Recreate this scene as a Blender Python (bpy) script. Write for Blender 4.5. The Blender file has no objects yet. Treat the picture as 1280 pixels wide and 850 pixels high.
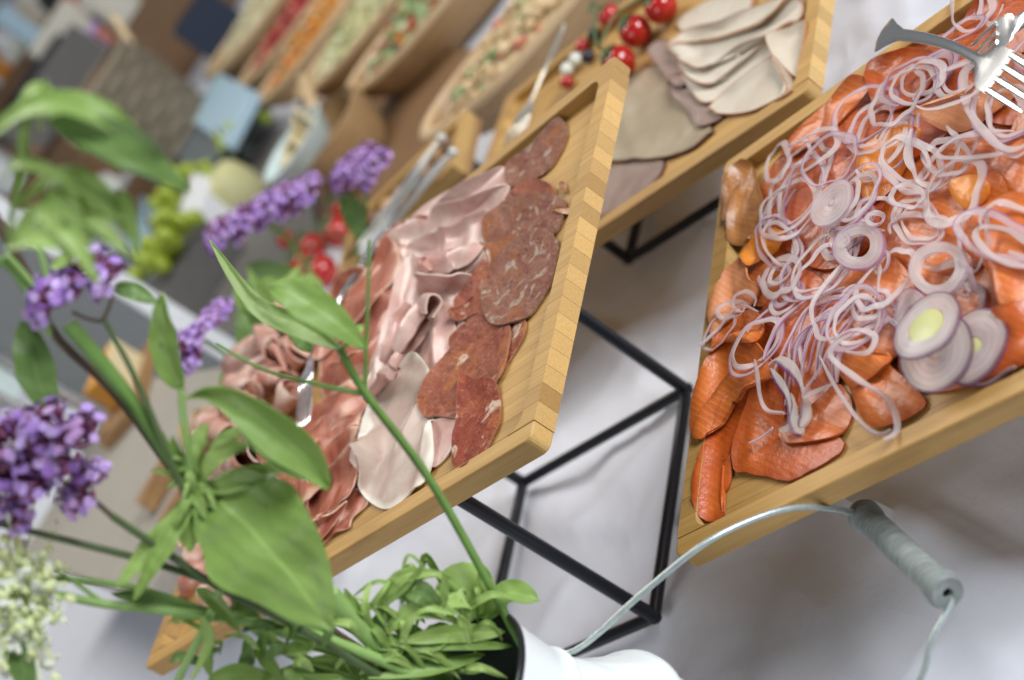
import bpy, bmesh, math, random
import numpy as np
from mathutils import Vector, noise as mnoise
random.seed(11); rng = np.random.default_rng(11)
R = math.radians
C = bpy.context.scene.collection
scn = bpy.context.scene

# ------------------------------------------------------------------ camera
H = 0.598                                   # camera height over the table top
CX = np.array([0.55877121, -0.31745682, -0.76615658])
CY = np.array([0.82932185, 0.21389251, 0.51621242])
CF = np.array([0.0, 0.92383503, -0.38279085])
FPX = 1850.26
cd = bpy.data.cameras.new('camera'); cam = bpy.data.objects.new('camera', cd); C.objects.link(cam)
from mathutils import Matrix
cam.matrix_world = Matrix(((CX[0], CY[0], -CF[0], 0), (CX[1], CY[1], -CF[1], 0), (CX[2], CY[2], -CF[2], H), (0, 0, 0, 1)))
cd.sensor_fit = 'HORIZONTAL'; cd.sensor_width = 36; cd.lens = FPX / 1280 * 36
cd.clip_start = 0.02; cd.clip_end = 100
cd.dof.use_dof = True; cd.dof.focus_distance = 0.92; cd.dof.aperture_fstop = 4.5
scn.camera = cam

# ------------------------------------------------------------------ light
w = bpy.data.worlds.new('World'); scn.world = w; w.use_nodes = True
bg = w.node_tree.nodes['Background']; bg.inputs[0].default_value = (0.80, 0.89, 1.0, 1); bg.inputs[1].default_value = 0.13
def area(name, loc, target, size, energy, col):
    l = bpy.data.lights.new(name, 'AREA'); l.shape = 'RECTANGLE'; l.size, l.size_y = size; l.energy = energy; l.color = col
    o = bpy.data.objects.new(name, l); C.objects.link(o); o.location = loc
    o.rotation_euler = (Vector(target) - Vector(loc)).to_track_quat('-Z', 'Y').to_euler()
    return o
area('window_light', (2.7, -0.9, 1.9), (0.1, 1.0, 0.1), (1.9, 1.5), 150, (0.93, 0.96, 1.0))
area('ceiling_light', (0.3, 2.9, 2.5), (0.0, 1.4, 0.0), (1.8, 1.0), 46, (1.0, 0.96, 0.90))
area('side_fill_light', (-2.3, -0.9, 1.9), (-0.1, 0.9, 0.2), (1.6, 1.2), 26, (0.95, 0.97, 1.0))  # added fill lamp, no window seen there; brightens foliage and shaded cloth
scn.view_settings.view_transform = 'Standard'; scn.view_settings.look = 'None'
scn.view_settings.exposure = 0.24; scn.view_settings.gamma = 1.0

# ------------------------------------------------------------------ placing helpers
def ray(x, y): return CF + CX * (x - 640) / FPX - CY * (y - 425) / FPX
def at(x, y, z):                            # the point of the level plane z that lies there
    d = ray(x, y); k = (z - H) / d[2]; return np.array([d[0] * k, d[1] * k, z])
def atd(x, y, D):                           # the point at a given distance
    d = ray(x, y) * D; return np.array([d[0], d[1], d[2] + H])

def seen(p):                                # the inverse: where a point lies and how far
    d = np.array(p, float) - [0, 0, H]; D = d @ CF; return (640 + FPX * (d @ CX) / D, 425 - FPX * (d @ CY) / D, D)

# ------------------------------------------------------------------ material helpers
class NT:
    def __init__(s, name):
        s.m = bpy.data.materials.new(name); s.m.use_nodes = True; s.t = s.m.node_tree
        s.b = s.t.nodes['Principled BSDF']; s.out = s.t.nodes['Material Output']
    def n(s, ty, **k):
        x = s.t.nodes.new(ty)
        for a, v in k.items(): setattr(x, a, v)
        return x
    def l(s, a, b): s.t.links.new(a, b)
    def set(s, **k):
        for a, v in k.items():
            i = s.b.inputs[a.replace('_', ' ')]
            if isinstance(v, (int, float)): i.default_value = v
            elif isinstance(v, tuple): i.default_value = v if len(v) == 4 or a == 'Subsurface_Radius' else (*v, 1)
            else: s.l(v, i)
    def vec(s, scale=(1, 1, 1), rnd=True):
        tc = s.n('ShaderNodeTexCoord'); mp = s.n('ShaderNodeMapping'); mp.inputs['Scale'].default_value = scale
        s.l(tc.outputs['Object'], mp.inputs['Vector'])
        if rnd:
            oi = s.n('ShaderNodeObjectInfo'); mu = s.n('ShaderNodeMath', operation='MULTIPLY'); mu.inputs[1].default_value = 37.0
            s.l(oi.outputs['Random'], mu.inputs[0]); s.l(mu.outputs[0], mp.inputs['Location'])
        return mp.outputs[0]
    def noise(s, v, sc, det=4, ro=.55, dist=0.0):
        x = s.n('ShaderNodeTexNoise'); x.inputs['Scale'].default_value = sc; x.inputs['Detail'].default_value = det
        x.inputs['Roughness'].default_value = ro; x.inputs['Distortion'].default_value = dist; s.l(v, x.inputs['Vector']); return x.outputs['Fac']
    def wave(s, v, sc, dist=4, det=2, dsc=1.5, d='X'):
        x = s.n('ShaderNodeTexWave', bands_direction=d); x.inputs['Scale'].default_value = sc; x.inputs['Distortion'].default_value = dist
        x.inputs['Detail'].default_value = det; x.inputs['Detail Scale'].default_value = dsc; s.l(v, x.inputs['Vector']); return x.outputs['Fac']
    def ramp(s, f, stops):
        x = s.n('ShaderNodeValToRGB'); e = x.color_ramp.elements
        while len(e) < len(stops): e.new(0.5)
        for q, (p, c) in zip(e, stops): q.position = p; q.color = (*c, 1) if len(c) == 3 else c
        s.l(f, x.inputs[0]); return x.outputs[0]
    def mix(s, f, a, b, mode='MIX'):
        x = s.n('ShaderNodeMix', data_type='RGBA', blend_type=mode)
        for i, v in ((0, f), (6, a), (7, b)):
            if isinstance(v, (int, float)): x.inputs[i].default_value = v
            elif isinstance(v, tuple): x.inputs[i].default_value = (*v, 1)
            else: s.l(v, x.inputs[i])
        return x.outputs[2]
    def math(s, op, a, b=0.0):
        x = s.n('ShaderNodeMath', operation=op)
        for i, v in ((0, a), (1, b)):
            if isinstance(v, (int, float)): x.inputs[i].default_value = v
            else: s.l(v, x.inputs[i])
        return x.outputs[0]
    def attr(s, nm): return s.n('ShaderNodeAttribute', attribute_name=nm).outputs['Fac']
    def rand(s): return s.n('ShaderNodeObjectInfo').outputs['Random']
    def bump(s, h, st=.3, d=.001):
        x = s.n('ShaderNodeBump'); x.inputs['Strength'].default_value = st; x.inputs['Distance'].default_value = d
        s.l(h, x.inputs['Height']); s.l(x.outputs[0], s.b.inputs['Normal'])
def plain(name, col, rough=.5, metal=0.0, bumpsc=None, var=.12, coat=0.0, sss=0.0):
    k = NT(name); v = k.vec(); f = k.noise(v, bumpsc or 60, 5)
    k.set(Base_Color=k.mix(f, tuple(c * (1 - var) for c in col), tuple(min(1, c * (1 + var)) for c in col)), Roughness=rough, Metallic=metal, Coat_Weight=coat)
    if sss: k.set(Subsurface_Weight=sss, Subsurface_Scale=.004)
    if bumpsc: k.bump(f, .25, .0006)
    return k.m
M = {}
# bamboo: long fibres on the faces, dotted end grain on the ends, each strip its own tone
k = NT('bamboo'); v = k.vec((3, 60, 60)); v2 = k.vec((900, 900, 900)); f = k.noise(v, 4, 5, .6); f2 = k.noise(k.vec((1.2, 14, 14)), 3, 3)
col = k.ramp(f, [(.2, (.42, .235, .065)), (.5, (.54, .32, .10)), (.8, (.64, .41, .15))])
col = k.mix(k.math('MULTIPLY', f2, .5), col, (.36, .19, .05))
tc = k.n('ShaderNodeNewGeometry'); vt = k.n('ShaderNodeVectorTransform', vector_type='NORMAL', convert_from='WORLD', convert_to='OBJECT'); k.l(tc.outputs['Normal'], vt.inputs[0])
sx = k.n('ShaderNodeSeparateXYZ'); k.l(vt.outputs[0], sx.inputs[0]); endf = k.math('GREATER_THAN', k.math('ABSOLUTE', sx.outputs[0]), .7)
rn = k.ramp(k.rand(), [(0, (.62, .56, .48)), (.5, (.95, .94, .92)), (1, (1.18, 1.16, 1.1))])
endc = k.mix(.9, k.mix(k.noise(k.vec((700, 700, 700)), 1, 2), (.44, .26, .085), (.70, .47, .19)), rn, 'MULTIPLY')
topc = k.mix(.35, col, rn, 'MULTIPLY')
stn = k.ramp(k.noise(k.vec((2, 7, 7), False), 5, 4, .6), [(.56, (0, 0, 0)), (.70, (.55, .55, .55))]); spk = k.ramp(k.noise(k.vec((14, 40, 40)), 3, 3), [(.70, (0, 0, 0)), (.78, (.5, .5, .5))])
k.set(Base_Color=k.mix(spk, k.mix(stn, k.mix(endf, topc, endc), (.33, .18, .055)), (.20, .10, .03)), Roughness=.48, Specular_IOR_Level=.35); k.bump(f, .12, .0004); M['bamboo'] = k.m
# dark stained acacia / bowl wood
def wood(name, a, b, rough=.5, sc=(4, 40, 40)):
    k = NT(name); f = k.noise(k.vec(sc), 4, 5, .6, .6); k.set(Base_Color=k.ramp(f, [(.25, a), (.75, b)]), Roughness=rough); k.bump(f, .15, .0005); return k.m
M['bowlwood'] = wood('bowl_wood', (.26, .15, .065), (.44, .28, .13))
M['bowlrim'] = wood('bowl_rim_wood', (.50, .34, .18), (.66, .48, .28))
M['boardwood'] = wood('board_wood', (.20, .10, .035), (.42, .24, .10))
M['brownwood'] = wood('brown_wood', (.12, .06, .025), (.24, .13, .055))
k = NT('weathered_grip'); f = k.noise(k.vec((30, 30, 200)), 3, 6, .65); f2 = k.noise(k.vec((90, 90, 90)), 1.2, 4)
k.set(Base_Color=k.mix(k.math('MULTIPLY', f2, .8), k.ramp(f, [(.3, (.10, .115, .105)), (.55, (.27, .30, .285)), (.8, (.44, .47, .44))]), (.17, .19, .18)), Roughness=.8); k.bump(f, .5, .0006); M['grip'] = k.m
# cloth
k = NT('white_cloth'); v = k.vec((1, 1, 1), False); f = k.noise(v, 900, 2); f2 = k.noise(v, 3.0, 3)
k.set(Base_Color=k.mix(f2, (.74, .76, .83), (.82, .83, .90)), Roughness=.85, Sheen_Weight=.25, Sheen_Roughness=.5); cr = k.math('ABSOLUTE', k.math('SUBTRACT', k.noise(k.vec((1, .6, 1), False), 8, 2, .45, .9), .5)); k.bump(k.math('ADD', k.math('ADD', k.math('MULTIPLY', f, .06), k.math('MULTIPLY', k.noise(v, 60, 4), .22)), k.math('MULTIPLY', k.math('SUBTRACT', 1.0, cr), 2.6)), .40, .006); M['cloth'] = k.m
M['black_metal'] = plain('black_powder_coat', (.007, .009, .014), .32, 0, 300, .3)
M['steel'] = plain('polished_steel', (.82, .81, .79), .21, .97, None, .05)
M['brushed'] = plain('brushed_steel', (.66, .66, .63), .38, .7, 25, .1)
M['greypanel'] = plain('grey_panel', (.14, .15, .15), .55, 0, 30, .1)
M['galv'] = plain('galvanised_wire', (.46, .52, .50), .42, .75, 220, .35)
k = NT('white_enamel'); f = k.noise(k.vec((1, 1, 1)), 9, 3); k.set(Base_Color=k.mix(f, (.76, .82, .82), (.82, .86, .86)), Roughness=.34, Coat_Weight=.2); M['enamel'] = k.m
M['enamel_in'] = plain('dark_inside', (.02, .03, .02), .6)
M['rim_black'] = plain('black_rim', (.012, .013, .016), .3, 0, 80, .3)
# meats
def sss(k, w_=.2, sc=.004): k.set(Subsurface_Weight=w_, Subsurface_Radius=(1.0, .45, .3), Subsurface_Scale=sc)
k = NT('cooked_ham'); v = k.vec(); f = k.noise(v, 26, 5, .6, .8); g = k.noise(v, 60, 4); rim = k.attr('rim')
base = k.ramp(f, [(.28, (.40, .25, .20)), (.5, (.49, .36, .29)), (.72, (.56, .47, .38))])
fat = k.ramp(k.math('ADD', rim, k.math('MULTIPLY', k.math('SUBTRACT', k.noise(v, 16, 3), .56), .9)), [(.86, (0, 0, 0)), (.95, (1, 1, 1))])
k.set(Base_Color=k.mix(fat, base, (.74, .69, .58)), Roughness=.42, Specular_IOR_Level=.4); sss(k, .10, .003); k.bump(k.noise(v, 300, 4), .12, .0008); M['ham_fat'] = k.m
k = NT('cooked_ham_lean'); v = k.vec(); f = k.noise(v, 22, 5, .6, .8); rim = k.attr('rim')
base = k.ramp(f, [(.28, (.50, .23, .19)), (.5, (.60, .37, .31)), (.74, (.70, .56, .48))])
k.set(Base_Color=k.mix(k.ramp(rim, [(.93, (0, 0, 0)), (1.0, (.55, .55, .55))]), base, (.70, .58, .48)), Roughness=.30, Specular_IOR_Level=.5); sss(k, .10, .003); k.bump(k.noise(v, 260, 4), .16, .0008); M['ham'] = k.m
k = NT('air_dried_ham'); v = k.vec((1, 2.2, 1)); f = k.noise(v, 22, 5, .6, 1.2); rim = k.attr('rim')
base = k.ramp(f, [(.25, (.25, .05, .028)), (.5, (.40, .12, .07)), (.72, (.52, .23, .14))])
fat = k.ramp(k.math('ADD', rim, k.math('MULTIPLY', k.math('SUBTRACT', k.noise(k.vec(), 45, 4), .5), .35)), [(.92, (0, 0, 0)), (1.0, (1, 1, 1))])
k.set(Base_Color=k.mix(fat, base, (.70, .46, .33)), Roughness=.33, Specular_IOR_Level=.45); sss(k, .12, .003); k.bump(k.noise(k.vec(), 240, 4), .15, .0008); M['cured'] = k.m
k = NT('pale_cured_ham'); v = k.vec((1, 2, 1)); f = k.noise(v, 24, 5, .6, 1.0)
k.set(Base_Color=k.ramp(f, [(.28, (.40, .12, .08)), (.5, (.58, .30, .22)), (.68, (.78, .64, .53))]), Roughness=.35); sss(k, .12, .003); M['pale_cured'] = k.m
def sausage(name, lean1, lean2, fatc, thr, sc=60, bd=.0022):
    k = NT(name); v = k.vec(); f = k.noise(v, sc, 4, .6, .9); g = k.noise(v, 260, 5, .72); rim = k.attr('rim'); st = k.noise(k.vec((2.2, .8, 1)), 36, 6, .72, 1.2); big = k.noise(v, 34, 4, .6, .8)
    lean = k.mix(k.ramp(st, [(.36, (0, 0, 0)), (.64, (1, 1, 1))]), lean1, lean2)
    lean = k.mix(k.ramp(big, [(.54, (0, 0, 0)), (.64, (.7, .7, .7))]), lean, (.54, .17, .04))
    c = k.mix(k.ramp(f, [(thr, (0, 0, 0)), (thr + .07, (1, 1, 1))]), lean, fatc)
    c = k.mix(k.ramp(g, [(.58, (0, 0, 0)), (.68, (.55, .55, .55))]), c, fatc)
    c = k.mix(k.ramp(g, [(.32, (.8, .8, .8)), (.43, (0, 0, 0))]), c, tuple(q * .4 for q in lean1))
    c = k.mix(k.ramp(rim, [(.97, (0, 0, 0)), (.99, (.35, .35, .35))]), c, (.50, .28, .16))
    k.set(Base_Color=c, Roughness=.32, Specular_IOR_Level=.5); k.bump(k.math('ADD', g, k.math('MULTIPLY', k.noise(k.vec((1.8, .8, 1)), 90, 6, .78), 1.8)), .9, bd); return k.m
M['sausage'] = sausage('dry_sausage', (.31, .09, .05), (.54, .25, .16), (.70, .52, .40), .58, 70, .0055)
M['sausage_red'] = sausage('red_sausage', (.23, .024, .009), (.40, .08, .03), (.78, .55, .40), .59, 40)
M['sausage_mid'] = sausage('brown_red_sausage', (.25, .045, .02), (.45, .14, .07), (.76, .55, .40), .60, 46)
k = NT('turkey_breast'); v = k.vec(); f = k.noise(v, 20, 5); rim = k.attr('rim')
c = k.mix(k.ramp(rim, [(.95, (0, 0, 0)), (.985, (1, 1, 1))]), k.ramp(f, [(.3, (.54, .45, .34)), (.7, (.66, .59, .48))]), (.42, .20, .10))
k.set(Base_Color=c, Roughness=.5); sss(k, .08, .003); k.bump(k.noise(v, 200, 4), .1, .0006); M['turkey'] = k.m
k = NT('roast_meat'); v = k.vec(); f = k.noise(v, 12, 5, .6, .8); rim = k.attr('rim')
c = k.mix(k.ramp(rim, [(.95, (0, 0, 0)), (.99, (1, 1, 1))]), k.ramp(f, [(.3, (.33, .255, .16)), (.55, (.40, .32, .21)), (.75, (.50, .43, .31))]), (.12, .055, .03))
k.set(Base_Color=c, Roughness=.36); sss(k, .15); k.bump(k.noise(v, 160, 4), .12, .0006); M['roast'] = k.m
k = NT('pink_roast_meat'); v = k.vec(); f = k.noise(v, 16, 5, .6, .8); rim = k.attr('rim')
c = k.mix(k.ramp(rim, [(.94, (0, 0, 0)), (.99, (1, 1, 1))]), k.ramp(f, [(.3, (.24, .155, .12)), (.7, (.38, .27, .225))]), (.09, .03, .02))
k.set(Base_Color=c, Roughness=.36); sss(k, .15); M['roast_pink'] = k.m
def salmon(name, a, b, fatc, amt=.35):
    k = NT(name); v = k.vec(); wv = k.wave(k.vec((1, .3, .3)), 80, 8, 4, .7); f = k.noise(v, 20, 5, .62, 1.2); g = k.noise(v, 420, 4, .65); rim = k.attr('rim')
    c = k.mix(k.ramp(f, [(.22, (0, 0, 0)), (.72, (1, 1, 1))]), a, b); c = k.mix(k.math('MULTIPLY', k.ramp(wv, [(.72, (0, 0, 0)), (1.0, (1, 1, 1))]), k.math('MULTIPLY', k.noise(v, 30, 2), amt * 1.3)), c, fatc)
    c = k.mix(k.ramp(k.noise(v, 70, 5, .65), [(.60, (0, 0, 0)), (.78, (.3, .3, .3))]), c, fatc)
    c = k.mix(k.ramp(rim, [(.80, (0, 0, 0)), (1.0, (.55, .55, .55))]), c, tuple(q * .8 for q in a))
    k.set(Base_Color=c, Roughness=k.ramp(k.noise(v, 70, 4), [(.3, (.30, .30, .30)), (.7, (.48, .48, .48))]), Specular_IOR_Level=.4, Coat_Weight=.4, Coat_Roughness=.12)
    k.set(Subsurface_Weight=.12, Subsurface_Radius=(1, .35, .12), Subsurface_Scale=.004)
    k.bump(k.math('ADD', k.math('MULTIPLY', wv, .08), k.math('ADD', k.math('MULTIPLY', g, .6), k.math('MULTIPLY', k.noise(v, 100, 5, .6), 1.5))), .36, .0014); k.l(k.b.inputs['Normal'].links[0].from_socket, k.b.inputs['Coat Normal']); return k.m
M['salmon'] = salmon('smoked_salmon', (.46, .082, .009), (.69, .19, .033), (.82, .42, .18), .26)
M['salmon_deep'] = salmon('deep_red_salmon', (.36, .046, .005), (.58, .122, .017), (.76, .30, .10), .18)
M['salmon_pale'] = salmon('pale_salmon', (.58, .19, .065), (.72, .32, .15), (.80, .52, .34), .3)
M['salmon_orange'] = salmon('orange_salmon', (.74, .20, .012), (.86, .30, .025), (.86, .42, .10), .08)
M['salmon_skin'] = salmon('brown_salmon_edge', (.20, .075, .02), (.50, .20, .045), (.42, .28, .18), .3)
# onion: pale flesh, purple skin side, lets light through
def onion(name, flesh, flesh2, skin, lo=.72, hi=.95):
    k = NT(name); v = k.vec(); rim = k.attr('rim'); f = k.noise(v, 90, 3)
    c = k.mix(k.ramp(k.math('ADD', rim, k.math('MULTIPLY', k.math('SUBTRACT', f, .5), .3)), [(lo, (0, 0, 0)), (hi, (1, 1, 1))]), k.mix(f, flesh, flesh2), skin)
    k.set(Base_Color=c, Roughness=.28, Specular_IOR_Level=.5); k.bump(k.noise(v, 300, 3), .15, .0006)
    tr = k.n('ShaderNodeBsdfTranslucent'); k.l(c, tr.inputs[0]); tp = k.n('ShaderNodeBsdfTransparent'); tp.inputs[0].default_value = (1, .97, .97, 1)
    m1 = k.n('ShaderNodeMixShader'); m1.inputs[0].default_value = .35; k.l(k.b.outputs[0], m1.inputs[1]); k.l(tr.outputs[0], m1.inputs[2])
    m2 = k.n('ShaderNodeMixShader'); m2.inputs[0].default_value = .48; k.l(m1.outputs[0], m2.inputs[1]); k.l(tp.outputs[0], m2.inputs[2]); k.l(m2.outputs[0], k.out.inputs[0])
    return k.m
M['onion'] = onion('onion_white', (.76, .69, .68), (.84, .80, .77), (.58, .42, .53), .80, 1.0)
M['onion_mauve'] = onion('onion_mauve', (.68, .56, .61), (.78, .69, .71), (.42, .20, .40), .66, .97)
M['onion_purple'] = onion('onion_purple_edge', (.60, .56, .52), (.68, .66, .60), (.14, .035, .15), .62, .85)
# plants
def leafmat(name, a, b, rough=.45):
    k = NT(name); v = k.vec(); f = k.noise(v, 30, 4); u = k.attr('rim'); sp = k.noise(v, 160, 2)
    vein = k.ramp(u, [(.0, (1, 1, 1)), (.07, (0, 0, 0))])
    c = k.mix(f, a, b); c = k.mix(k.math('MULTIPLY', vein, .5), c, tuple(min(1, q * 1.5 + .03) for q in b)); c = k.mix(k.ramp(sp, [(.73, (0, 0, 0)), (.76, (.85, .85, .85))]), c, (.05, .04, .02))
    k.set(Base_Color=c, Roughness=rough, Specular_IOR_Level=.4); k.bump(k.math('ADD', k.noise(v, 160, 4), k.math('MULTIPLY', k.wave(k.vec((1, 1, 1)), 38, 4, 2), .8)), .35, .0010)
    tr = k.n('ShaderNodeBsdfTranslucent'); k.l(k.mix(.5, c, tuple(min(1, q * 1.6) for q in b)), tr.inputs[0])
    m1 = k.n('ShaderNodeMixShader'); m1.inputs[0].default_value = .3; k.l(k.b.outputs[0], m1.inputs[1]); k.l(tr.outputs[0], m1.inputs[2]); k.l(m1.outputs[0], k.out.inputs[0]); return k.m
M['leaf'] = leafmat('leaf_green', (.22, .36, .075), (.35, .50, .14))
M['leaf_dark'] = leafmat('leaf_dark_green', (.14, .25, .06), (.23, .36, .11))
M['leaf_light'] = leafmat('leaf_light_green', (.34, .50, .12), (.48, .63, .22))
M['stem'] = plain('stem_green', (.15, .28, .06), .5, 0, 120, .3)
M['stem_light'] = plain('stem_light_green', (.26, .42, .12), .5, 0, 120, .25)
M['stem_dark'] = plain('stem_dark', (.085, .13, .045), .5, 0, 120, .3)
M['stem_brown'] = plain('stem_brown', (.11, .075, .045), .6, 0, 120, .3)
k = NT('purple_petal'); k.set(Base_Color=k.ramp(k.rand(), [(0, (.30, .13, .50)), (.35, (.48, .28, .72)), (.7, (.64, .46, .86)), (1, (.60, .30, .60))]), Roughness=.5); M['petal'] = k.m
M['calyx'] = plain('maroon_calyx', (.24, .07, .15), .6, 0, 300, .4)
M['bud'] = plain('pale_bud', (.74, .80, .42), .55, 0, 200, .2, sss=.2)
M['budwhite'] = plain('white_petal', (.78, .80, .70), .5, 0, 200, .1, sss=.2)
M['tomato'] = plain('tomato_red', (.42, .012, .008), .14, 0, 9, .2, coat=.5)
M['grape'] = plain('green_grape', (.30, .38, .03), .25, 0, 20, .2, sss=.3)
M['cheese'] = plain('orange_cheese', (.72, .33, .05), .45, 0, 40, .12, sss=.2)
M['cheese_pale'] = plain('pale_cheese', (.70, .58, .34), .45, 0, 40, .1, sss=.2)
M['card_blue'] = plain('pale_blue_card', (.36, .50, .58), .7)
M['card_grey'] = plain('dark_grey_card', (.12, .14, .145), .7)
M['porcelain'] = plain('pale_glazed_dish', (.58, .68, .66), .25, coat=.3)
M['stone'] = None
k = NT('beige_stone'); v = k.vec(); k.set(Base_Color=k.mix(k.noise(v, 14, 5), k.ramp(k.noise(v, 320, 4, .7), [(.3, (.22, .19, .15)), (.6, (.36, .325, .27))]), (.37, .34, .29)), Roughness=.8); k.bump(k.noise(v, 240, 5, .7), .4, .001); M['stone'] = k.m
M['cream_box'] = plain('cream_card_box', (.66, .62, .52), .7)
M['red_box'] = plain('red_card', (.48, .09, .08), .6)
M['dark'] = plain('dark_fabric', (.015, .017, .022), .7)
M['navy'] = plain('navy_fabric', (.02, .03, .055), .7)
M['bread'] = plain('bread_crust', (.52, .30, .12), .6, 0, 60, .35)
M['bread_pale'] = plain('pale_bread', (.66, .50, .30), .6, 0, 60, .25)
M['orange'] = plain('orange_peel', (.60, .22, .02), .45, 0, 200, .15)
M['wicker'] = plain('wicker', (.22, .185, .13), .75, 0, 90, .4)
M['paper'] = plain('white_paper', (.72, .73, .74), .7)
M['couscous'] = plain('couscous_green', (.50, .48, .24), .6, 0, 150, .35)
M['couscous_pale'] = plain('couscous_pale', (.60, .58, .38), .6, 0, 150, .25)
M['carrot'] = plain('grated_carrot', (.55, .23, .02), .5, 0, 150, .35)
M['beet'] = plain('beetroot_red', (.30, .02, .025), .4, 0, 150, .4)
M['pasta'] = plain('pasta', (.58, .42, .22), .5, 0, 150, .3)
M['pasta_red'] = plain('pink_bits', (.55, .19, .12), .5, 0, 150, .3)
M['veg_green'] = plain('green_bits', (.22, .30, .12), .5, 0, 150, .4)
M['veg_orange'] = plain('orange_bits', (.60, .17, .015), .4, 0, 150, .3)
M['veg_dark'] = plain('black_olive', (.02, .02, .025), .3)
M['floor'] = plain('grey_floor', (.18, .17, .16), .7, 0, 8, .25)
M['slate'] = plain('dark_slate', (.13, .12, .11), .6, 0, 60, .3)
M['fork_cream'] = plain('satin_fork', (.72, .68, .58), .28, .85, 40, .1)

# ------------------------------------------------------------------ mesh helpers
def tag(o, label=None, cat=None, group=None, kind=None):
    if label: o['label'] = label
    if cat: o['category'] = cat
    if group: o['group'] = group
    if kind: o['kind'] = kind
    return o
def mk(name, V, Fc, mat, parent=None, rim=None, smooth=True, origin=None):
    V = np.asarray(V, float)
    if origin is None: origin = np.zeros(3) if parent else np.array([V[:, 0].mean(), V[:, 1].mean(), V[:, 2].min()])
    me = bpy.data.meshes.new(name); me.from_pydata((V - origin).tolist(), [], [list(map(int, f)) for f in Fc])
    if smooth:
        me.polygons.foreach_set('use_smooth', [True] * len(me.polygons)); me.update(); me.set_sharp_from_angle(angle=R(48))
    if rim is not None:
        a = me.attributes.new('rim', 'FLOAT', 'POINT'); a.data.foreach_set('value', np.asarray(rim, np.float32))
    me.materials.append(M[mat] if isinstance(mat, str) else mat); me.update()
    o = bpy.data.objects.new(name, me); C.objects.link(o); o.location = origin
    if parent: o.parent = parent
    return o
def empty(name, loc, rz=0, **k):
    o = bpy.data.objects.new(name, None); C.objects.link(o); o.location = loc; o.rotation_euler = (0, 0, rz); o.empty_display_size = .02
    return tag(o, **k)
class MB:                                   # collects shapes into one mesh
    def __init__(s): s.V = []; s.F = []
    def add(s, V, Fc):
        b = len(s.V); s.V += [tuple(map(float, p)) for p in V]; s.F += [[i + b for i in f] for f in Fc]; return s
    def box(s, c, d, rz=0, taper=1.0):
        ca, sa = math.cos(rz), math.sin(rz); V = []
        for z in (-1, 1):
            q = taper if z > 0 else 1
            for x, y in ((-1, -1), (1, -1), (1, 1), (-1, 1)):
                X, Y = x * d[0] / 2 * q, y * d[1] / 2 * q; V.append((c[0] + X * ca - Y * sa, c[1] + X * sa + Y * ca, c[2] + z * d[2] / 2))
        return s.add(V, [(3, 2, 1, 0), (4, 5, 6, 7), (0, 1, 5, 4), (1, 2, 6, 5), (2, 3, 7, 6), (3, 0, 4, 7)])
    def tube(s, P, r, n=8):
        P = [np.asarray(p, float) for p in P]; m = len(P); rr = r if hasattr(r, '__len__') else [r] * m; V = []; Fc = []; u = None
        for i in range(m):
            t = P[min(i + 1, m - 1)] - P[max(i - 1, 0)]; t = t / (np.linalg.norm(t) + 1e-12)
            if u is None: u = np.cross(t, [0, 0, 1.0]) if abs(t[2]) < .9 else np.cross(t, [1.0, 0, 0])
            u = u - t * (u @ t); u /= np.linalg.norm(u) + 1e-12; v = np.cross(t, u)
            for j in range(n):
                a = 2 * math.pi * j / n; V.append(P[i] + rr[i] * (math.cos(a) * u + math.sin(a) * v))
        for i in range(m - 1):
            for j in range(n): Fc.append((i * n + j, i * n + (j + 1) % n, (i + 1) * n + (j + 1) % n, (i + 1) * n + j))
        Fc += [tuple(range(n))[::-1], tuple(range((m - 1) * n, m * n))]
        return s.add(V, Fc)
    def lathe(s, prof, c=(0, 0, 0), n=32, cap=True):
        V = []; Fc = []; m = len(prof)
        for r, z in prof:
            for j in range(n): a = 2 * math.pi * j / n; V.append((c[0] + r * math.cos(a), c[1] + r * math.sin(a), c[2] + z))
        for i in range(m - 1):
            for j in range(n): Fc.append((i * n + j, i * n + (j + 1) % n, (i + 1) * n + (j + 1) % n, (i + 1) * n + j))
        if cap: Fc += [tuple(range(n))[::-1], tuple(range((m - 1) * n, m * n))]
        return s.add(V, Fc)
    def ball(s, c, r, n=10, sq=(1, 1, 1)):
        V = []; Fc = []; m = n // 2 + 1
        for i in range(m + 1):
            a = math.pi * (i + .02) / (m + .04)
            for j in range(n): b = 2 * math.pi * j / n; V.append((c[0] + r * sq[0] * math.sin(a) * math.cos(b), c[1] + r * sq[1] * math.sin(a) * math.sin(b), c[2] + r * sq[2] * math.cos(a)))
        for i in range(m):
            for j in range(n): Fc.append((i * n + j, (i + 1) * n + j, (i + 1) * n + (j + 1) % n, i * n + (j + 1) % n))
        return s.add(V, Fc)
    def build(s, name, mat, parent=None, smooth=True, origin=None): return mk(name, s.V, s.F, mat, parent, None, smooth, origin)
def bevel(o, w_, seg=2):
    m = o.modifiers.new('bevel', 'BEVEL'); m.width = w_; m.segments = seg; m.limit_method = 'ANGLE'; m.angle_limit = R(40); return o
def spline(P, n, closed=False):             # Catmull-Rom, n points
    P = np.asarray(P, float); m = len(P); seg = m if closed else m - 1; out = []
    for q in range(n):
        t = q / n * seg if closed else q / (n - 1) * seg; i = min(int(t), seg - 1); f = t - i
        g = (lambda j: P[j % m]) if closed else (lambda j: P[min(max(j, 0), m - 1)])
        p0, p1, p2, p3 = g(i - 1), g(i), g(i + 1), g(i + 2)
        out.append(.5 * (2 * p1 + (p2 - p0) * f + (2 * p0 - 5 * p1 + 4 * p2 - p3) * f * f + (3 * p1 - p0 - 3 * p2 + p3) * f ** 3))
    return np.array(out)
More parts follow.
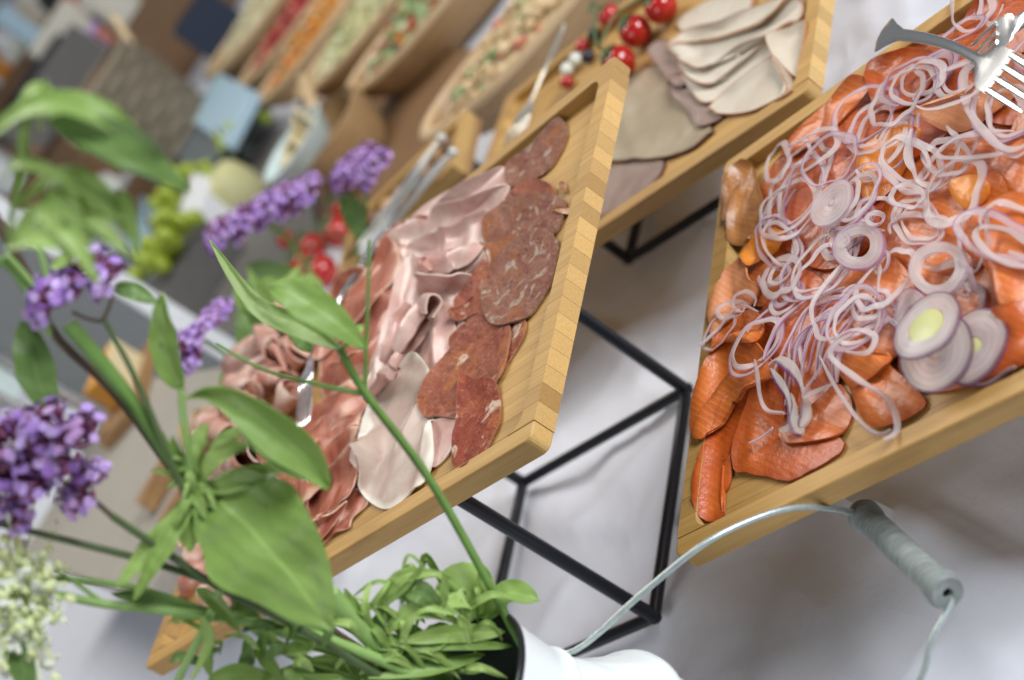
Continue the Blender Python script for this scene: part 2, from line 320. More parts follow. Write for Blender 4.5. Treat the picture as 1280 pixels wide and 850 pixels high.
def shell(P, thick, wrap=False):            # a grid of points -> a sheet with thickness
    P = np.asarray(P, float); a, b = P.shape[:2]
    du = np.gradient(P, axis=0)
    dv = (np.roll(P, -1, 1) - np.roll(P, 1, 1)) if wrap else np.gradient(P, axis=1)
    Nn = np.cross(du, dv); Nn /= np.linalg.norm(Nn, axis=2, keepdims=True) + 1e-12
    if Nn[..., 2].mean() < 0 and wrap: Nn = -Nn
    B = P - Nn * thick; V = np.concatenate([P.reshape(-1, 3), B.reshape(-1, 3)]); o = a * b; Fc = []
    nb = b if wrap else b - 1; I = lambda i, j: i * b + j % b
    for i in range(a - 1):
        for j in range(nb):
            q = (I(i, j), I(i, j + 1), I(i + 1, j + 1), I(i + 1, j)); Fc.append(q); Fc.append(tuple(x + o for x in q[::-1]))
    for j in range(nb):
        x, y = I(a - 1, j), I(a - 1, j + 1); Fc.append((x, y, y + o, x + o))
        if not wrap: x, y = I(0, j), I(0, j + 1); Fc.append((y, x, x + o, y + o))
    if wrap: Fc.append(tuple(range(b))[::-1]); Fc.append(tuple(o + x for x in range(b)))
    else:
        for i in range(a - 1):
            for j, fl in ((0, 0), (b - 1, 1)):
                x, y = I(i, j), I(i + 1, j); Fc.append((x, y, y + o, x + o) if fl == 0 else (y, x, x + o, y + o))
    return V, Fc
def nz(p, sc, seed): return mnoise.noise(Vector((p[0] * sc + seed * 3.7, p[1] * sc - seed * 1.9, (p[2] if len(p) > 2 else 0) * sc + seed)))
def fix(o):                                 # make face normals agree
    bm = bmesh.new(); bm.from_mesh(o.data); bmesh.ops.recalc_face_normals(bm, faces=bm.faces); bm.to_mesh(o.data); bm.free()
    if o.data.polygons[0].use_smooth: o.data.set_sharp_from_angle(angle=R(48))
    return o

# ------------------------------------------------------------------ floor and table
mk('floor', [(-9, -3, -.752), (9, -3, -.752), (9, 22, -.752), (-9, 22, -.752)], [(0, 1, 2, 3)], 'floor')['kind'] = 'structure'
def axis_pts(a, b, fine_a, fine_b, f, c):
    out = [a]; x = a
    while x < b - 1e-6:
        d = f if fine_a <= x < fine_b else c
        x = min(b, x + d); out.append(x)
    return out
TX0, TX1, TY0, TY1 = -1.05, 1.15, .34, 6.6
xs = axis_pts(TX0, TX1, -.45, .75, .009, .05); ys = axis_pts(TY0, TY1, .34, 1.75, .009, .06)
creases = []                                # (p, q, height, width) of pressed folds and soft ridges
for (x1, y1), (x2, y2), hh, ww in (((1040, 605), (1300, 742), .011, .010), ((700, 395), (905, 520), .007, .008), ((900, 700), (1180, 850), .003, .02), ((1020, 150), (1090, 20), .004, .012),
                                   ((700, 640), (800, 560), .003, .02), ((740, 560), (850, 640), .0025, .015), ((1180, 640), (1290, 600), .004, .02), ((640, 680), (620, 560), .004, .014), ((960, 120), (1120, 0), .003, .025)):
    creases.append((at(x1, y1, 0)[:2], at(x2, y2, 0)[:2], hh, ww))
XX, YY = np.meshgrid(np.array(xs), np.array(ys)); ZZ = np.zeros_like(XX)
for p, q, hh, ww in creases:
    d = q - p; L_ = np.hypot(*d); d = d / L_; t = (XX - p[0]) * d[0] + (YY - p[1]) * d[1]; s_ = -(XX - p[0]) * d[1] + (YY - p[1]) * d[0]
    s_ = s_ + .006 * np.sin(t * 23 + p[0] * 40)
    prof = np.where(s_ > 0, np.exp(-(s_ / ww) ** 2), np.exp(-(s_ / (ww * 3.2)) ** 2))
    ZZ += hh * prof / (1 + np.exp(-t / .025)) / (1 + np.exp((t - L_) / .025))
nzv = 1.5 * np.array([[.0035 * mnoise.noise(Vector((x * 7, y * 5, 3))) + .0034 * mnoise.noise(Vector((x * 19 + y * 9, y * 8 - x * 5, 7))) + .0009 * mnoise.noise(Vector((x * 50, y * 34 + x * 22, 1))) for x in xs] for y in ys])
def rid(x, y, sc, sd, k_): return (1 - abs(mnoise.noise(Vector((x * sc, y * sc, sd))))) ** k_
nzv += np.array([[.0070 * rid(x + .3 * y, y * .7, 4.2, 5, 14) + .0036 * rid(x * .8 - y * .5, y + x * .4, 9, 11, 12) for x in xs] for y in ys])
for q in (-.62, -.23, .16, .55): nzv += .0016 * np.exp(-((XX - q - .02 * YY) / .006) ** 2)          # pressed folds from the cupboard
for q in (.52, .93, 1.36, 1.8): nzv += .0016 * np.exp(-((YY - q + .03 * XX) / .006) ** 2)
ZZ = ZZ + nzv - .0105
V = []; Fc = []; nx, ny = len(xs), len(ys)
for j in range(ny):
    for i in range(nx): V.append((xs[i], ys[j], ZZ[j, i]))
for j in range(ny - 1):
    for i in range(nx - 1): a = j * nx + i; Fc.append((a, a + 1, a + nx + 1, a + nx))
loop = [i for i in range(nx)] + [j * nx + nx - 1 for j in range(1, ny)] + [(ny - 1) * nx + i for i in range(nx - 2, -1, -1)] + [j * nx for j in range(ny - 2, 0, -1)]
b0 = len(V); q_ = len(loop)
for k_, i in enumerate(loop):
    x, y, z = V[i]; sx_ = (x > TX1 - 1e-4) - (x < TX0 + 1e-4); sy_ = (y > TY1 - 1e-4) - (y < TY0 + 1e-4); wv = .02 + .014 * math.sin(k_ * .35)
    V.append((x + sx_ * .012, y + sy_ * .012, -.03)); V.append((x + sx_ * wv, y + sy_ * wv, -.735))
for k_ in range(q_):
    a, b = loop[k_], loop[(k_ + 1) % q_]; c = b0 + 2 * k_; d = b0 + 2 * ((k_ + 1) % q_); Fc += [(b, a, c, d), (d, c, c + 1, d + 1)]
tag(mk('tablecloth', V, Fc, 'cloth', origin=np.zeros(3)), 'white creased cloth covering the long buffet table', 'tablecloth')
tb = empty('buffet_table', (0, 3.4, -.75), label='long folding table hidden under the white creased cloth', cat='table')
MB().box((0, .07, .705), (2.1, 6.1, .03)).build('table_top', 'boardwood', tb)
for sx_ in (-1, 1):
    for sy_ in (-2.8, 0, 2.9): MB().tube([(sx_ * .9, sy_, .002), (sx_ * .9, sy_, .688)], .018).build('leg', 'black_metal', tb)

# ------------------------------------------------------------------ trays
TL, TW, TH, WALL, FLOOR_T = .5, .3596, .0158, .0145, .0055
class Field:                                # height of what already lies on a tray
    res = .0025; ls = .55; as_ = .6; blur = 6; rs = .55
    def __init__(s, o, yaw, zf):
        s.o = np.array(o); s.a = np.array([math.cos(yaw), math.sin(yaw)]); s.b = np.array([-math.sin(yaw), math.cos(yaw)]); s.zf = zf
        s.nu, s.nv = int(TL / s.res) + 1, int(TW / s.res) + 1; s.h = np.zeros((s.nu, s.nv))
        u = np.arange(s.nu) * s.res; v = np.arange(s.nv) * s.res
        wallm = (u[:, None] < WALL) | (u[:, None] > TL - WALL) | (v[None, :] < WALL) | (v[None, :] > TW - WALL)
        s.h[wallm] = TH - FLOOR_T
    def uv(s, P): d = np.asarray(P)[..., :2] - s.o[:2]; return d @ s.a, d @ s.b
    def xy(s, u, v): return s.o[:2] + u * s.a + v * s.b
    def smp(s, P, A=None):
        A = s.h if A is None else A; u, v = s.uv(P); i = np.clip(u / s.res, 0, s.nu - 1.001); j = np.clip(v / s.res, 0, s.nv - 1.001); i0 = i.astype(int); j0 = j.astype(int); fi = i - i0; fj = j - j0
        return A[i0, j0] * (1 - fi) * (1 - fj) + A[i0 + 1, j0] * fi * (1 - fj) + A[i0, j0 + 1] * (1 - fi) * fj + A[i0 + 1, j0 + 1] * fi * fj
    def smooth(s, rm=2, rb=2):
        A = s.h
        for _ in range(rm):
            B = A.copy(); B[1:] = np.maximum(B[1:], A[:-1]); B[:-1] = np.maximum(B[:-1], A[1:]); B[:, 1:] = np.maximum(B[:, 1:], A[:, :-1]); B[:, :-1] = np.maximum(B[:, :-1], A[:, 1:]); A = B
        for _ in range(rb):
            for ax in (0, 1): A = (np.roll(A, 1, ax) + 2 * A + np.roll(A, -1, ax)) / 4
        return A
    def splat(s, P, wrap=False):
        P = np.asarray(P)
        if wrap: P = np.concatenate([P, P[:, :1]], 1)
        for fi in np.linspace(0, 1, 4):
            for fj in np.linspace(0, 1, 3):
                Q = (P[:-1, :-1] * (1 - fi) + P[1:, :-1] * fi) * (1 - fj) + (P[:-1, 1:] * (1 - fi) + P[1:, 1:] * fi) * fj
                u, v = s.uv(Q); i = np.rint(u / s.res).astype(int).ravel(); j = np.rint(v / s.res).astype(int).ravel(); ok = (i >= 0) & (i < s.nu) & (j >= 0) & (j < s.nv)
                np.maximum.at(s.h, (i[ok], j[ok]), (Q[..., 2].ravel() - s.zf)[ok])
    def px(s, x, y, h=None):
        h = .006 if h is None else h
        return at(x, y, s.zf + h)
    def drop(s, x, y, it=3):                # the pixel's point on whatever lies there
        h = .005
        for _ in range(it): h = float(s.smp(at(x, y, s.zf + h)))
        return at(x, y, s.zf + h), h
NS = 25
def tray_strip(i):
    y0, y1 = i * TW / NS, (i + 1) * TW / NS; gap = .00012; mb = MB()
    rc, ri = .006, .012
    def prism(poly, z0, z1):
        n = len(poly); mb.add([(x, y, z0) for x, y in poly] + [(x, y, z1) for x, y in poly], [tuple(range(n))[::-1], tuple(range(n, 2 * n))] + [(q, (q + 1) % n, n + (q + 1) % n, n + q) for q in range(n)])
    def arc(cx, cy, r, a0, a1, n=5): return [(cx + r * math.cos(R(a0 + (a1 - a0) * q / n)), cy + r * math.sin(R(a0 + (a1 - a0) * q / n))) for q in range(n + 1)]
    ya, yb = y0 + gap, y1 - gap
    if i == 0: prism(arc(rc, ya + rc, rc, 180, 270) + arc(TL - rc, ya + rc, rc, 270, 360) + [(TL, yb), (0, yb)], 0, TH)
    elif i == NS - 1: prism([(0, ya), (TL, ya)] + arc(TL - rc, yb - rc, rc, 0, 90) + arc(rc, yb - rc, rc, 90, 180), 0, TH)
    elif i in (1, NS - 2):                  # inner corners of the hollow are rounded
        s_ = 1 if i == 1 else -1; yw = ya if i == 1 else yb; f = lambda pts: [(x, yw + s_ * y) for x, y in pts]; wd = yb - ya
        e1 = f([(0, 0)] + [(WALL + ri * (1 - math.sin(R(q))), ri * (1 - math.cos(R(q)))) for q in (0, 18, 36, 54, 72, 90)] + [(WALL, wd), (0, wd)])
        e2 = [(TL - x, y) for x, y in e1]
        prism(e1 if i == 1 else e1[::-1], FLOOR_T, TH); prism(e2[::-1] if i == 1 else e2, FLOOR_T, TH); prism([(0, ya), (TL, ya), (TL, yb), (0, yb)], 0, FLOOR_T - 2e-5)
    else:
        V = []
        prof = [(0, 0), (TL, 0), (TL, TH), (TL - WALL, TH), (TL - WALL - .0012, FLOOR_T + .002), (TL - WALL - .003, FLOOR_T), (WALL + .003, FLOOR_T), (WALL + .0012, FLOOR_T + .002), (WALL, TH), (0, TH)]
        n = len(prof); V = [(x, ya, z) for x, z in prof] + [(x, yb, z) for x, z in prof]
        quads = [(q, n + q, n + (q + 1) % n, (q + 1) % n) for q in range(n)]
        mb.add(V, quads + [tuple(range(n)), tuple(range(n, 2 * n))[::-1]])
    return mb
strip_mesh = {}
def tray(o, yaw, label):
    t = empty('bamboo_tray', (o[0], o[1], o[2] - TH), yaw, label=label, cat='tray', group='bamboo serving trays')
    for i in range(NS):
        key = i if i in (0, 1, NS - 2, NS - 1) else 2
        if key not in strip_mesh:
            mb = tray_strip(i); s_ = fix(mb.build('strip', 'bamboo', t, smooth=False)); strip_mesh[key] = (s_.data, i)
            if key == 2: s_.location = (0, 0, 0)
        else:
            me, i0 = strip_mesh[key]; s_ = bpy.data.objects.new('strip', me); C.objects.link(s_); s_.parent = t; s_.location = (0, (i - i0) * TW / NS, 0)
        if key in (0, NS - 1): bevel(s_, .0012)
    return Field(o, yaw, o[2] - TH + FLOOR_T)
O1, Y1 = np.array([-.38708, 1.14201, -.36739 + H]), R(-46.333)
O2, Y2 = np.array([-.05110, 1.35912, -.48961 + H]), -.8621621
O3, Y3 = np.array([-.05452, .76707, -.48585 + H]), R(-45.502)
T1 = tray(O1, Y1, 'bamboo tray of sliced ham and sausage on tall black cube stand')
T2 = tray(O2, Y2, 'bamboo tray of sliced turkey, grey roast meat and vine tomatoes')
T3 = tray(O3, Y3, 'bamboo tray heaped with smoked salmon and onion rings')

# ------------------------------------------------------------------ black wire stands
def stand(o, yaw, u0, v0, u1, v1, h, label):
    c = Field(o, yaw, 0); p0 = c.xy((u0 + u1) / 2, (v0 + v1) / 2); t = empty('wire_stand', (p0[0], p0[1], 0), yaw, label=label, cat='stand', group='black wire stands under the trays')
    a, b = (u1 - u0) / 2, (v1 - v0) / 2; r = .0050; h = h - .0003
    cn = [(-a, -b), (a, -b), (a, b), (-a, b)]
    for nm, z in (('base_rod', r), ('top_rod', h - r)):
        for q in range(4):
            (x, y), (x2, y2) = cn[q], cn[(q + 1) % 4]
            bevel(MB().tube([(x, y, z), (x2, y2, z)], r, 10).build(nm, 'black_metal', t), .001, 1)
    for x, y in cn:
        MB().tube([(x, y, 0.0006), (x, y, .004), (x, y, h - .004), (x, y, h - .0004)], [r * .8, r * 1.06, r * 1.06, r * .8], 10).build('post', 'black_metal', t)
    for x, y in cn:
        for z in (r, h - r): MB().ball((x, y, z), r * 1.3, 8, (1, 1, .75)).build('weld', 'black_metal', t)
stand(O1, Y1, .141, .045, .356, .259, O1[2] - TH, 'tall black wire cube stand carrying the ham tray')
stand(O2, Y2, .160, .098, .345, .262, O2[2] - TH, 'low black wire stand under the turkey tray')
stand(O3, Y3, .235, .135, .44, .30, O3[2] - TH, 'low black wire stand under the salmon tray')

# ------------------------------------------------------------------ sliced food
def sheet(T, name, px, mat, label, cat, group=None, thick=.0016, amp=.0015, fr=45, ridges=(), dome=.0, lip=0.0, rings=11, n=60, seed=None, h0=None, jag=.0, lean=None):
    """a slice: outline given as points over the tray (third value lifts the edge there); it drapes over what lies below"""
    seed = rng.random() * 50 if seed is None else seed
    P = [(p[0], p[1], p[2] if len(p) > 2 else 0.0) for p in px]; O = spline(P, n, True)
    if jag:
        c_ = O[:, :2].mean(0)
        for q in range(n): O[q, :2] = c_ + (O[q, :2] - c_) * (1 + jag * nz((O[q, 0] * .05, O[q, 1] * .05), 4, seed))
    O[:, 2] *= T.ls; dome *= T.ls; lip *= T.ls; amp *= T.as_
    A = T.smooth(1, T.blur); W_ = np.zeros((n, 3)); hh_ = np.full(n, .004)
    for _ in range(4):
        W_ = np.array([at(x, y, T.zf + h + l_) for (x, y, l_), h in zip(O, hh_)]); hh_ = .5 * hh_ + .5 * T.smp(W_, A)
        hh_ = (np.roll(hh_, 1) + 2 * hh_ + np.roll(hh_, -1)) / 4
    hm = float(hh_.mean()); cen = W_.mean(0); lift = O[:, 2]; lm = lift.mean()
    ts = np.linspace(.03, 1, rings) ** .85
    G = np.zeros((rings, n, 3))
    for i, t in enumerate(ts):
        G[i, :, :2] = cen[:2] + (W_[:, :2] - cen[:2]) * t
        G[i, :, 2] = lm * (1 - t * t) * .6 + lift * t * t + dome * (1 - t * t) + lip * max(0, (t - .8) / .2) ** 2
    base = T.smp(G, A); base = np.maximum(base, T.smp(G) * .8)
    if h0 is not None: base = np.maximum(base, h0)
    sc = np.array([[nz(G[i, j], fr, seed) + .4 * nz(G[i, j], fr * 2.6, seed + 9) for j in range(n)] for i in range(rings)])
    Z = T.zf + base + thick + .0004 + G[..., 2] + amp * (.6 + sc)
    for r_ in ridges:
        (x1, y1), (x2, y2), hh, ww = r_; p = at(x1, y1, T.zf + hm)[:2]; q = at(x2, y2, T.zf + hm)[:2]; d = q - p; L_ = np.hypot(*d); d /= L_
        t = (G[..., 0] - p[0]) * d[0] + (G[..., 1] - p[1]) * d[1]; s_ = -(G[..., 0] - p[0]) * d[1] + (G[..., 1] - p[1]) * d[0]; e = np.maximum(0, np.maximum(-t, t - L_))
        Z += hh * T.rs * np.exp(-(s_ / ww) ** 2) * np.exp(-(e / (ww * 1.5)) ** 2)
    G[..., 2] = np.maximum(Z, T.zf + base + thick + .0003)
    V, Fc = shell(G, thick, True); rim = np.repeat(ts, n); T.splat(G, True)
    o = fix(mk(name, V, Fc, mat, rim=np.concatenate([rim, rim]))); return tag(o, label, cat, group)
def fold(T, name, spine, width, height, mat, label, cat, group=None, side=1, thick=.0016, n=26, kind='fold', seed=None, wav=.0015):
    """a slice folded over or rolled up along a spine; spine points (x, y, extra lift)"""
    seed = rng.random() * 50 if seed is None else seed; A = T.smooth(2, 2); hs = .006
    S = spline([(p[0], p[1], p[2] if len(p) > 2 else 0) for p in spine], n); W_ = []
    for x, y, l_ in S:
        h = .006
        for _ in range(3): h = float(T.smp(at(x, y, T.zf + h), A))
        p = at(x, y, T.zf + h + l_); W_.append(p)
    W_ = np.array(W_); k_ = np.ones(5) / 5
    W_[:, 2] = np.convolve(np.pad(W_[:, 2], 2, 'edge'), k_, 'valid')
    if kind == 'fold': sec = [(0, .0), (.3, .0), (.6, .0), (.82, .03), (.95, .2), (1, .5), (.95, .82), (.82, 1), (.65, 1.02), (.45, .92), (.25, .72), (.1, .52), (0, .42)]
    elif kind == 'roll': sec = [(.5 + (.5 - .010 * q) * math.cos(R(-90 + q * 17)), .5 + (.5 - .010 * q) * math.sin(R(-90 + q * 17))) for q in range(30)]
    else: sec = [(q / 16, .5 + .5 * math.sin(q * .95 + 1.2) * (1 - .3 * q / 16)) for q in range(17)]
    sec = spline([(a, b) for a, b in sec], 24); G = np.zeros((len(sec), n, 3))
    for j in range(n):
        t = W_[min(j + 1, n - 1)] - W_[max(j - 1, 0)]; t /= np.linalg.norm(t) + 1e-12; sd = np.array([-t[1], t[0], 0]) * side; sd /= np.linalg.norm(sd) + 1e-9
        f = j / (n - 1); ww = width * (.55 + .45 * math.sin(math.pi * min(1, max(.12, f * .9 + .08)))) ** .7; hh = height * (.6 + .4 * math.sin(math.pi * (f * .8 + .1)))
        if kind == 'roll': ww = width * (.85 + .15 * math.sin(f * 7 + seed)); hh = ww * .9
        for i, (a, b) in enumerate(sec):
            p = W_[j] + sd * (a - .5) * ww + np.array([0, 0, b * hh + thick]); q = nz(p, 60, seed) * wav + nz(p, 150, seed + 4) * wav * .4
            G[i, j] = p + np.array([0, 0, max(-thick * .3, q)]) + sd * nz(p, 50, seed + 2) * wav
    G[..., 2] = np.maximum(G[..., 2], T.zf + T.smp(G) + thick * 1.05)
    V, Fc = shell(G, thick); tt = np.abs(np.linspace(-1, 1, len(sec)))[:, None] * np.ones((1, n)); ends = np.abs(np.linspace(-1, 1, n))[None, :] ** 6 * np.ones((len(sec), 1)); rim = np.maximum(tt * .97, ends * .98).ravel()
    T.splat(G); o = fix(mk(name, V, Fc, mat, rim=np.concatenate([rim, rim]))); return tag(o, label, cat, group)

# ---- ham tray
HG, SG, KG = 'cooked ham slices on the ham tray', 'dry sausage slices on the ham tray', 'air dried ham folds on the ham tray'
def zc(off, sc, pts): return [(off[0] + p[0] / sc, off[1] + p[1] / sc, *p[2:]) for p in pts]
za = lambda *p: zc((430, 140), 4.25, p)
zb = lambda *p: zc((430, 300), 4.25, p)
zd = lambda *p: zc((400, 440), 4.25, p)
ze = lambda *p: zc((230, 540), 4.25, p)
def cured(px, lab, mat='cured', **k): return sheet(T1, 'dried_ham_slice', [(q[0], q[1], 1.5 * q[2]) if len(q) > 2 else q for q in px], mat, lab, 'ham slice', KG, thick=.0012, amp=.0022, fr=70, **k)
# the left third: rolled pale ham, mostly behind leaves
ROLLS = [((300, 470), (345, 430), (372, 398)), ((325, 495), (360, 460), (392, 425)), ((262, 600), (285, 560), (312, 530)), ((300, 590), (322, 560), (352, 525)), ((318, 610), (345, 580), (372, 552)),
         ((275, 640), (300, 610), (330, 585)), ((240, 690), (262, 655), (290, 625)), ((262, 715), (285, 690), (312, 660)), ((300, 690), (325, 660), (350, 635)), ((250, 745), (272, 725), (300, 700)),
         ((335, 670), (352, 648), (372, 628)), ((292, 770), (315, 745), (340, 722)), ((352, 440), (378, 412), (402, 388)), ((340, 560), (362, 530), (388, 500)), ((352, 500), (372, 478), (398, 452))]
for q, sp in enumerate(ROLLS):
    fold(T1, 'ham_roll', sp, .030 + .006 * (q % 3), .02, 'pale_cured', 'pale pink ham rolled up in the crowded row behind the flower leaves', 'ham roll', 'rolled pale ham slices', kind='roll', n=18)
fold(T1, 'ham_roll', ((279, 548, .004), (296, 520, .006), (322, 494, .006)), .026, .02, 'pale_cured', 'tightly rolled ham slice with its open orange end showing', 'ham roll', 'rolled pale ham slices', kind='roll', n=18)
for q, (pts, mt) in enumerate([(((352, 598), (372, 560), (392, 548), (398, 580), (380, 615), (358, 625)), 'cured'), (((331, 620), (362, 594), (380, 587), (380, 606), (364, 634), (346, 645)), 'cured'), (((300, 640), (330, 615), (352, 610), (340, 650), (312, 672)), 'pale_cured'), (((400, 415), (425, 395), (448, 392), (440, 420), (410, 440)), 'cured')]):
    cured(pts, 'thin cured ham slice tucked under the rolled pale ham', mt)
cured(za((450, 560, .012), (440, 600, .008), (330, 760), (230, 850), (150, 840), (150, 770, .004), (240, 640, .012), (290, 600, .014), (370, 565, .014)), 'orange pink cured ham slice folded against the far rim')
cured(((415, 385), (420, 352, .01), (440, 335, .014), (462, 340, .012), (458, 370, .006), (434, 392)), 'rounded cured ham fold just left of the slender upright twig')
cured(((463, 372), (486, 372), (503, 345, .006), (510, 314, .012), (498, 310, .014), (477, 345, .010)), 'dark cured ham slice squeezed beside the cooked ham folds')
cured(((420, 404), (440, 378, .014), (470, 368, .016), (490, 372, .010), (480, 394), (450, 404), (430, 414)), 'orange edged cured ham fold arching under the twig')
cured(((455, 468), (463, 430, .006), (470, 408, .012), (487, 386, .014), (492, 396, .008), (484, 432), (470, 452)), 'narrow upright cured ham fold touching the long cooked ham slice')
cured(((428, 490), (440, 455, .010), (462, 432, .012), (480, 424, .008), (476, 450), (452, 476), (432, 504)), 'cured ham slice with a puckered fatty edge behind the stem fork')
cured(((404, 478), (412, 460, .012), (430, 450, .014), (457, 443, .008), (454, 470), (432, 487), (412, 494)), 'smooth brown pink cured ham fold beside the buried fork')
for q, pts in enumerate([((378, 540), (388, 515, .010), (404, 505, .014), (418, 512, .008), (410, 545), (395, 557)), ((390, 553), (402, 527, .012), (424, 512, .014), (440, 514, .008), (432, 540), (409, 560)),
                         ((398, 570), (412, 540, .012), (437, 520, .016), (454, 528, .010), (446, 545), (420, 566)), ((404, 586), (410, 562, .010), (440, 535, .016), (454, 536, .012), (450, 558), (437, 570), (418, 582))]):
    cured(pts, 'cured ham petal in the ruffled fan beside the cooked ham')
cured(ze((700, 640), (690, 580, .004), (800, 470, .004), (900, 330, .002), (950, 310), (992, 370), (900, 470), (885, 512), (800, 552)), 'red cured ham slice lying flat on the tray floor')
cured(ze((690, 625), (672, 500, .006), (780, 450, .008), (880, 380, .004), (830, 470), (760, 560)), 'rosy cured ham slice under the large ham roll')
cured(ze((690, 490), (690, 260, .010), (800, 190, .016), (930, 50, .020), (948, 120, .016), (932, 260, .006), (880, 370), (760, 450)), 'large smooth cured ham slice curled like a cup', lip=.004, rings=14)
cured(((366, 645), (370, 615, .006), (378, 592, .012), (386, 600, .012), (388, 625, .008), (384, 652)), 'crinkled pale fat edge standing beside the cured ham cup', 'pale_cured', jag=.08)
cured(((425, 515), (428, 498, .008), (440, 490, .010), (450, 498, .008), (444, 516)), 'crumpled pale fat knot on top of the cured ham fan', 'pale_cured', jag=.1)
# bottom layer that closes the rows
for q, (pts, mt, lab) in enumerate([(((470, 330), (520, 270), (580, 232), (640, 215), (620, 290), (560, 350), (500, 390)), 'ham', 'cooked ham slice lying flat under the far folds'), (((465, 440), (500, 360), (560, 320), (610, 320), (600, 400), (540, 450), (480, 500)), 'ham', 'cooked ham slice lying flat under the arched one'), (((440, 560), (470, 480), (520, 430), (580, 400), (580, 480), (530, 540), (470, 600)), 'ham', 'cooked ham slice lying flat under the largest one'),
                                     (((400, 470), (420, 400), (470, 350), (510, 330), (500, 400), (460, 470), (420, 510)), 'cured', 'cured ham slice lying flat under the row of folds'), (((350, 600), (380, 530), (420, 490), (460, 470), (450, 540), (410, 600), (370, 640)), 'cured', 'cured ham slice lying flat under the ruffled fan'), (((380, 430), (420, 380), (460, 340), (490, 300), (500, 340), (450, 400), (400, 450)), 'cured', 'cured ham slice lying flat beside the far rim')]):
    sheet(T1, 'ham_slice', pts, mt, lab, 'ham slice', HG if mt == 'ham' else KG, thick=.0012, amp=.001, fr=24)
# cooked ham, far slices first
def ham(px, lab, **k): return sheet(T1, 'cooked_ham_slice', px, k.pop('mat', 'ham'), lab, 'ham slice', HG, thick=.0012, amp=k.pop('amp', .0010), fr=k.pop('fr', 24), **k)
ham(za((872, 300, .004), (890, 420), (760, 460), (640, 500), (480, 530), (550, 440, .010), (640, 378, .014), (760, 328, .012)), 'cooked ham slice lying nearest the far rim beside the sausage')
ham(za((895, 405, .008), (840, 520), (770, 560), (580, 660), (400, 720), (385, 690), (430, 600, .004), (480, 512, .016), (640, 474, .018), (760, 436, .014)), 'cooked ham slice with a long lifted upper edge', ridges=[((540, 262), (635, 240), .004, .010)])
ham(za((775, 530, .014), (755, 720), (660, 800), (560, 820), (420, 825), (345, 740, .006), (365, 696, .014), (480, 645, .016), (580, 612, .018)), 'pink cooked ham slice creased down its middle', ridges=[((568, 286), (562, 328), .007, .006), ((600, 270), (585, 320), .004, .006)])
ham(zb((375, 80, .016), (435, 190, .012), (410, 280, .010), (385, 390, .006), (345, 490), (325, 590), (215, 730), (140, 805), (126, 745), (195, 600, .004), (235, 440, .008), (296, 215, .014)), 'long pale cooked ham slice draped down the tray like a ribbon', ridges=[((515, 340), (475, 460), .009, .006), ((522, 360), (495, 450), .005, .005)])
fold(T1, 'cooked_ham_fold', zb((425, 165, .004), (560, 150, .006), (680, 120, .006), (750, 55, .004)), .020, .012, 'ham', 'cooked ham folded into a smooth roll against the sausage', 'ham slice', HG, side=1)
ham(zb((398, 245, .012), (450, 192, .018), (560, 190, .018), (695, 198, .012), (650, 275), (575, 385), (480, 350), (415, 335, .004)), 'cooked ham slice arched like a small tunnel', ridges=[((530, 350), (585, 348), .005, .008)])
ham(zb((500, 350, .010), (580, 345, .008), (600, 440), (590, 560), (520, 660), (440, 700), (420, 600), (470, 460, .004)), 'cooked ham slice half hidden by the sausage', ridges=[((552, 392), (548, 450), .006, .006)])
fold(T1, 'cooked_ham_fold', zb((490, 365, .008), (440, 450, .008), (380, 540, .006), (330, 620, .004)), .019, .013, 'ham', 'narrow pink cooked ham fold twisting between two slices', 'ham slice', HG, side=-1)
fold(T1, 'cooked_ham_fold', zb((360, 350, .010), (320, 440, .008), (290, 540, .006), (240, 660, .002)), .014, .010, 'ham', 'slender pleat of pale cooked ham running along the ribbon slice', 'ham slice', HG, side=1)
ham(zd((735, 365, .004), (745, 440), (680, 560), (605, 620), (560, 560, .002), (600, 380, .010)), 'cooked ham flap folded out from under the sausage', ridges=[((546, 530), (543, 580), .004, .004)])
ham(zd((500, 5, .018), (560, 60, .012), (600, 130, .006), (580, 230), (600, 340), (620, 365), (618, 460), (606, 600), (560, 705), (480, 765), (400, 825), (330, 835), (255, 785), (215, 720), (218, 640, .003), (205, 480, .006), (235, 370, .008), (300, 250, .010), (380, 150, .012), (450, 50, .016)),
    'largest cooked ham slice with a white fat rim by the near wall', ridges=[((540, 480), (500, 560), .005, .006), ((545, 540), (520, 605), .006, .006), ((512, 446), (468, 520), .004, .006)], rings=15, n=76, mat='ham_fat')
fold(T1, 'cooked_ham_fold', zd((450, 30, .008), (400, 120, .010), (340, 190, .008), (275, 265, .004)), .012, .009, 'ham', 'rosy folded edge lying along the largest ham slice', 'ham slice', HG, side=1, n=20)
# sausage
def saus(px, lab, mat='sausage', **k): return sheet(T1, 'sausage_slice', px, mat, lab, 'sausage slice', SG, thick=.0015, amp=k.pop('amp', .0014), fr=k.pop('fr', 60), jag=.012, **k)
saus(zb((880, 448), (968, 430), (960, 520), (900, 620), (850, 700), (820, 740), (850, 560)), 'sausage slice almost covered by the others on the bare wood side', 'sausage_mid')
saus(za((868, 290, .002), (1000, 180, .004), (1140, 42, .004), (1192, 95), (1182, 170), (1120, 282), (1050, 345), (900, 405)), 'long oval sausage slice lying highest up in the tray corner')
saus(za((870, 450), (1000, 362, .003), (1100, 388, .003), (1125, 450), (1000, 520), (900, 520)), 'sausage slice with only its reddish top edge showing', 'sausage_mid')
saus(za((755, 575, .003), (850, 488, .006), (960, 448, .006), (1100, 438, .004), (1184, 480), (1176, 560), (1130, 650), (1000, 720), (900, 790), (810, 870), (770, 770), (752, 680)), 'broad crumbly sausage slice in the middle of its row', amp=.002)
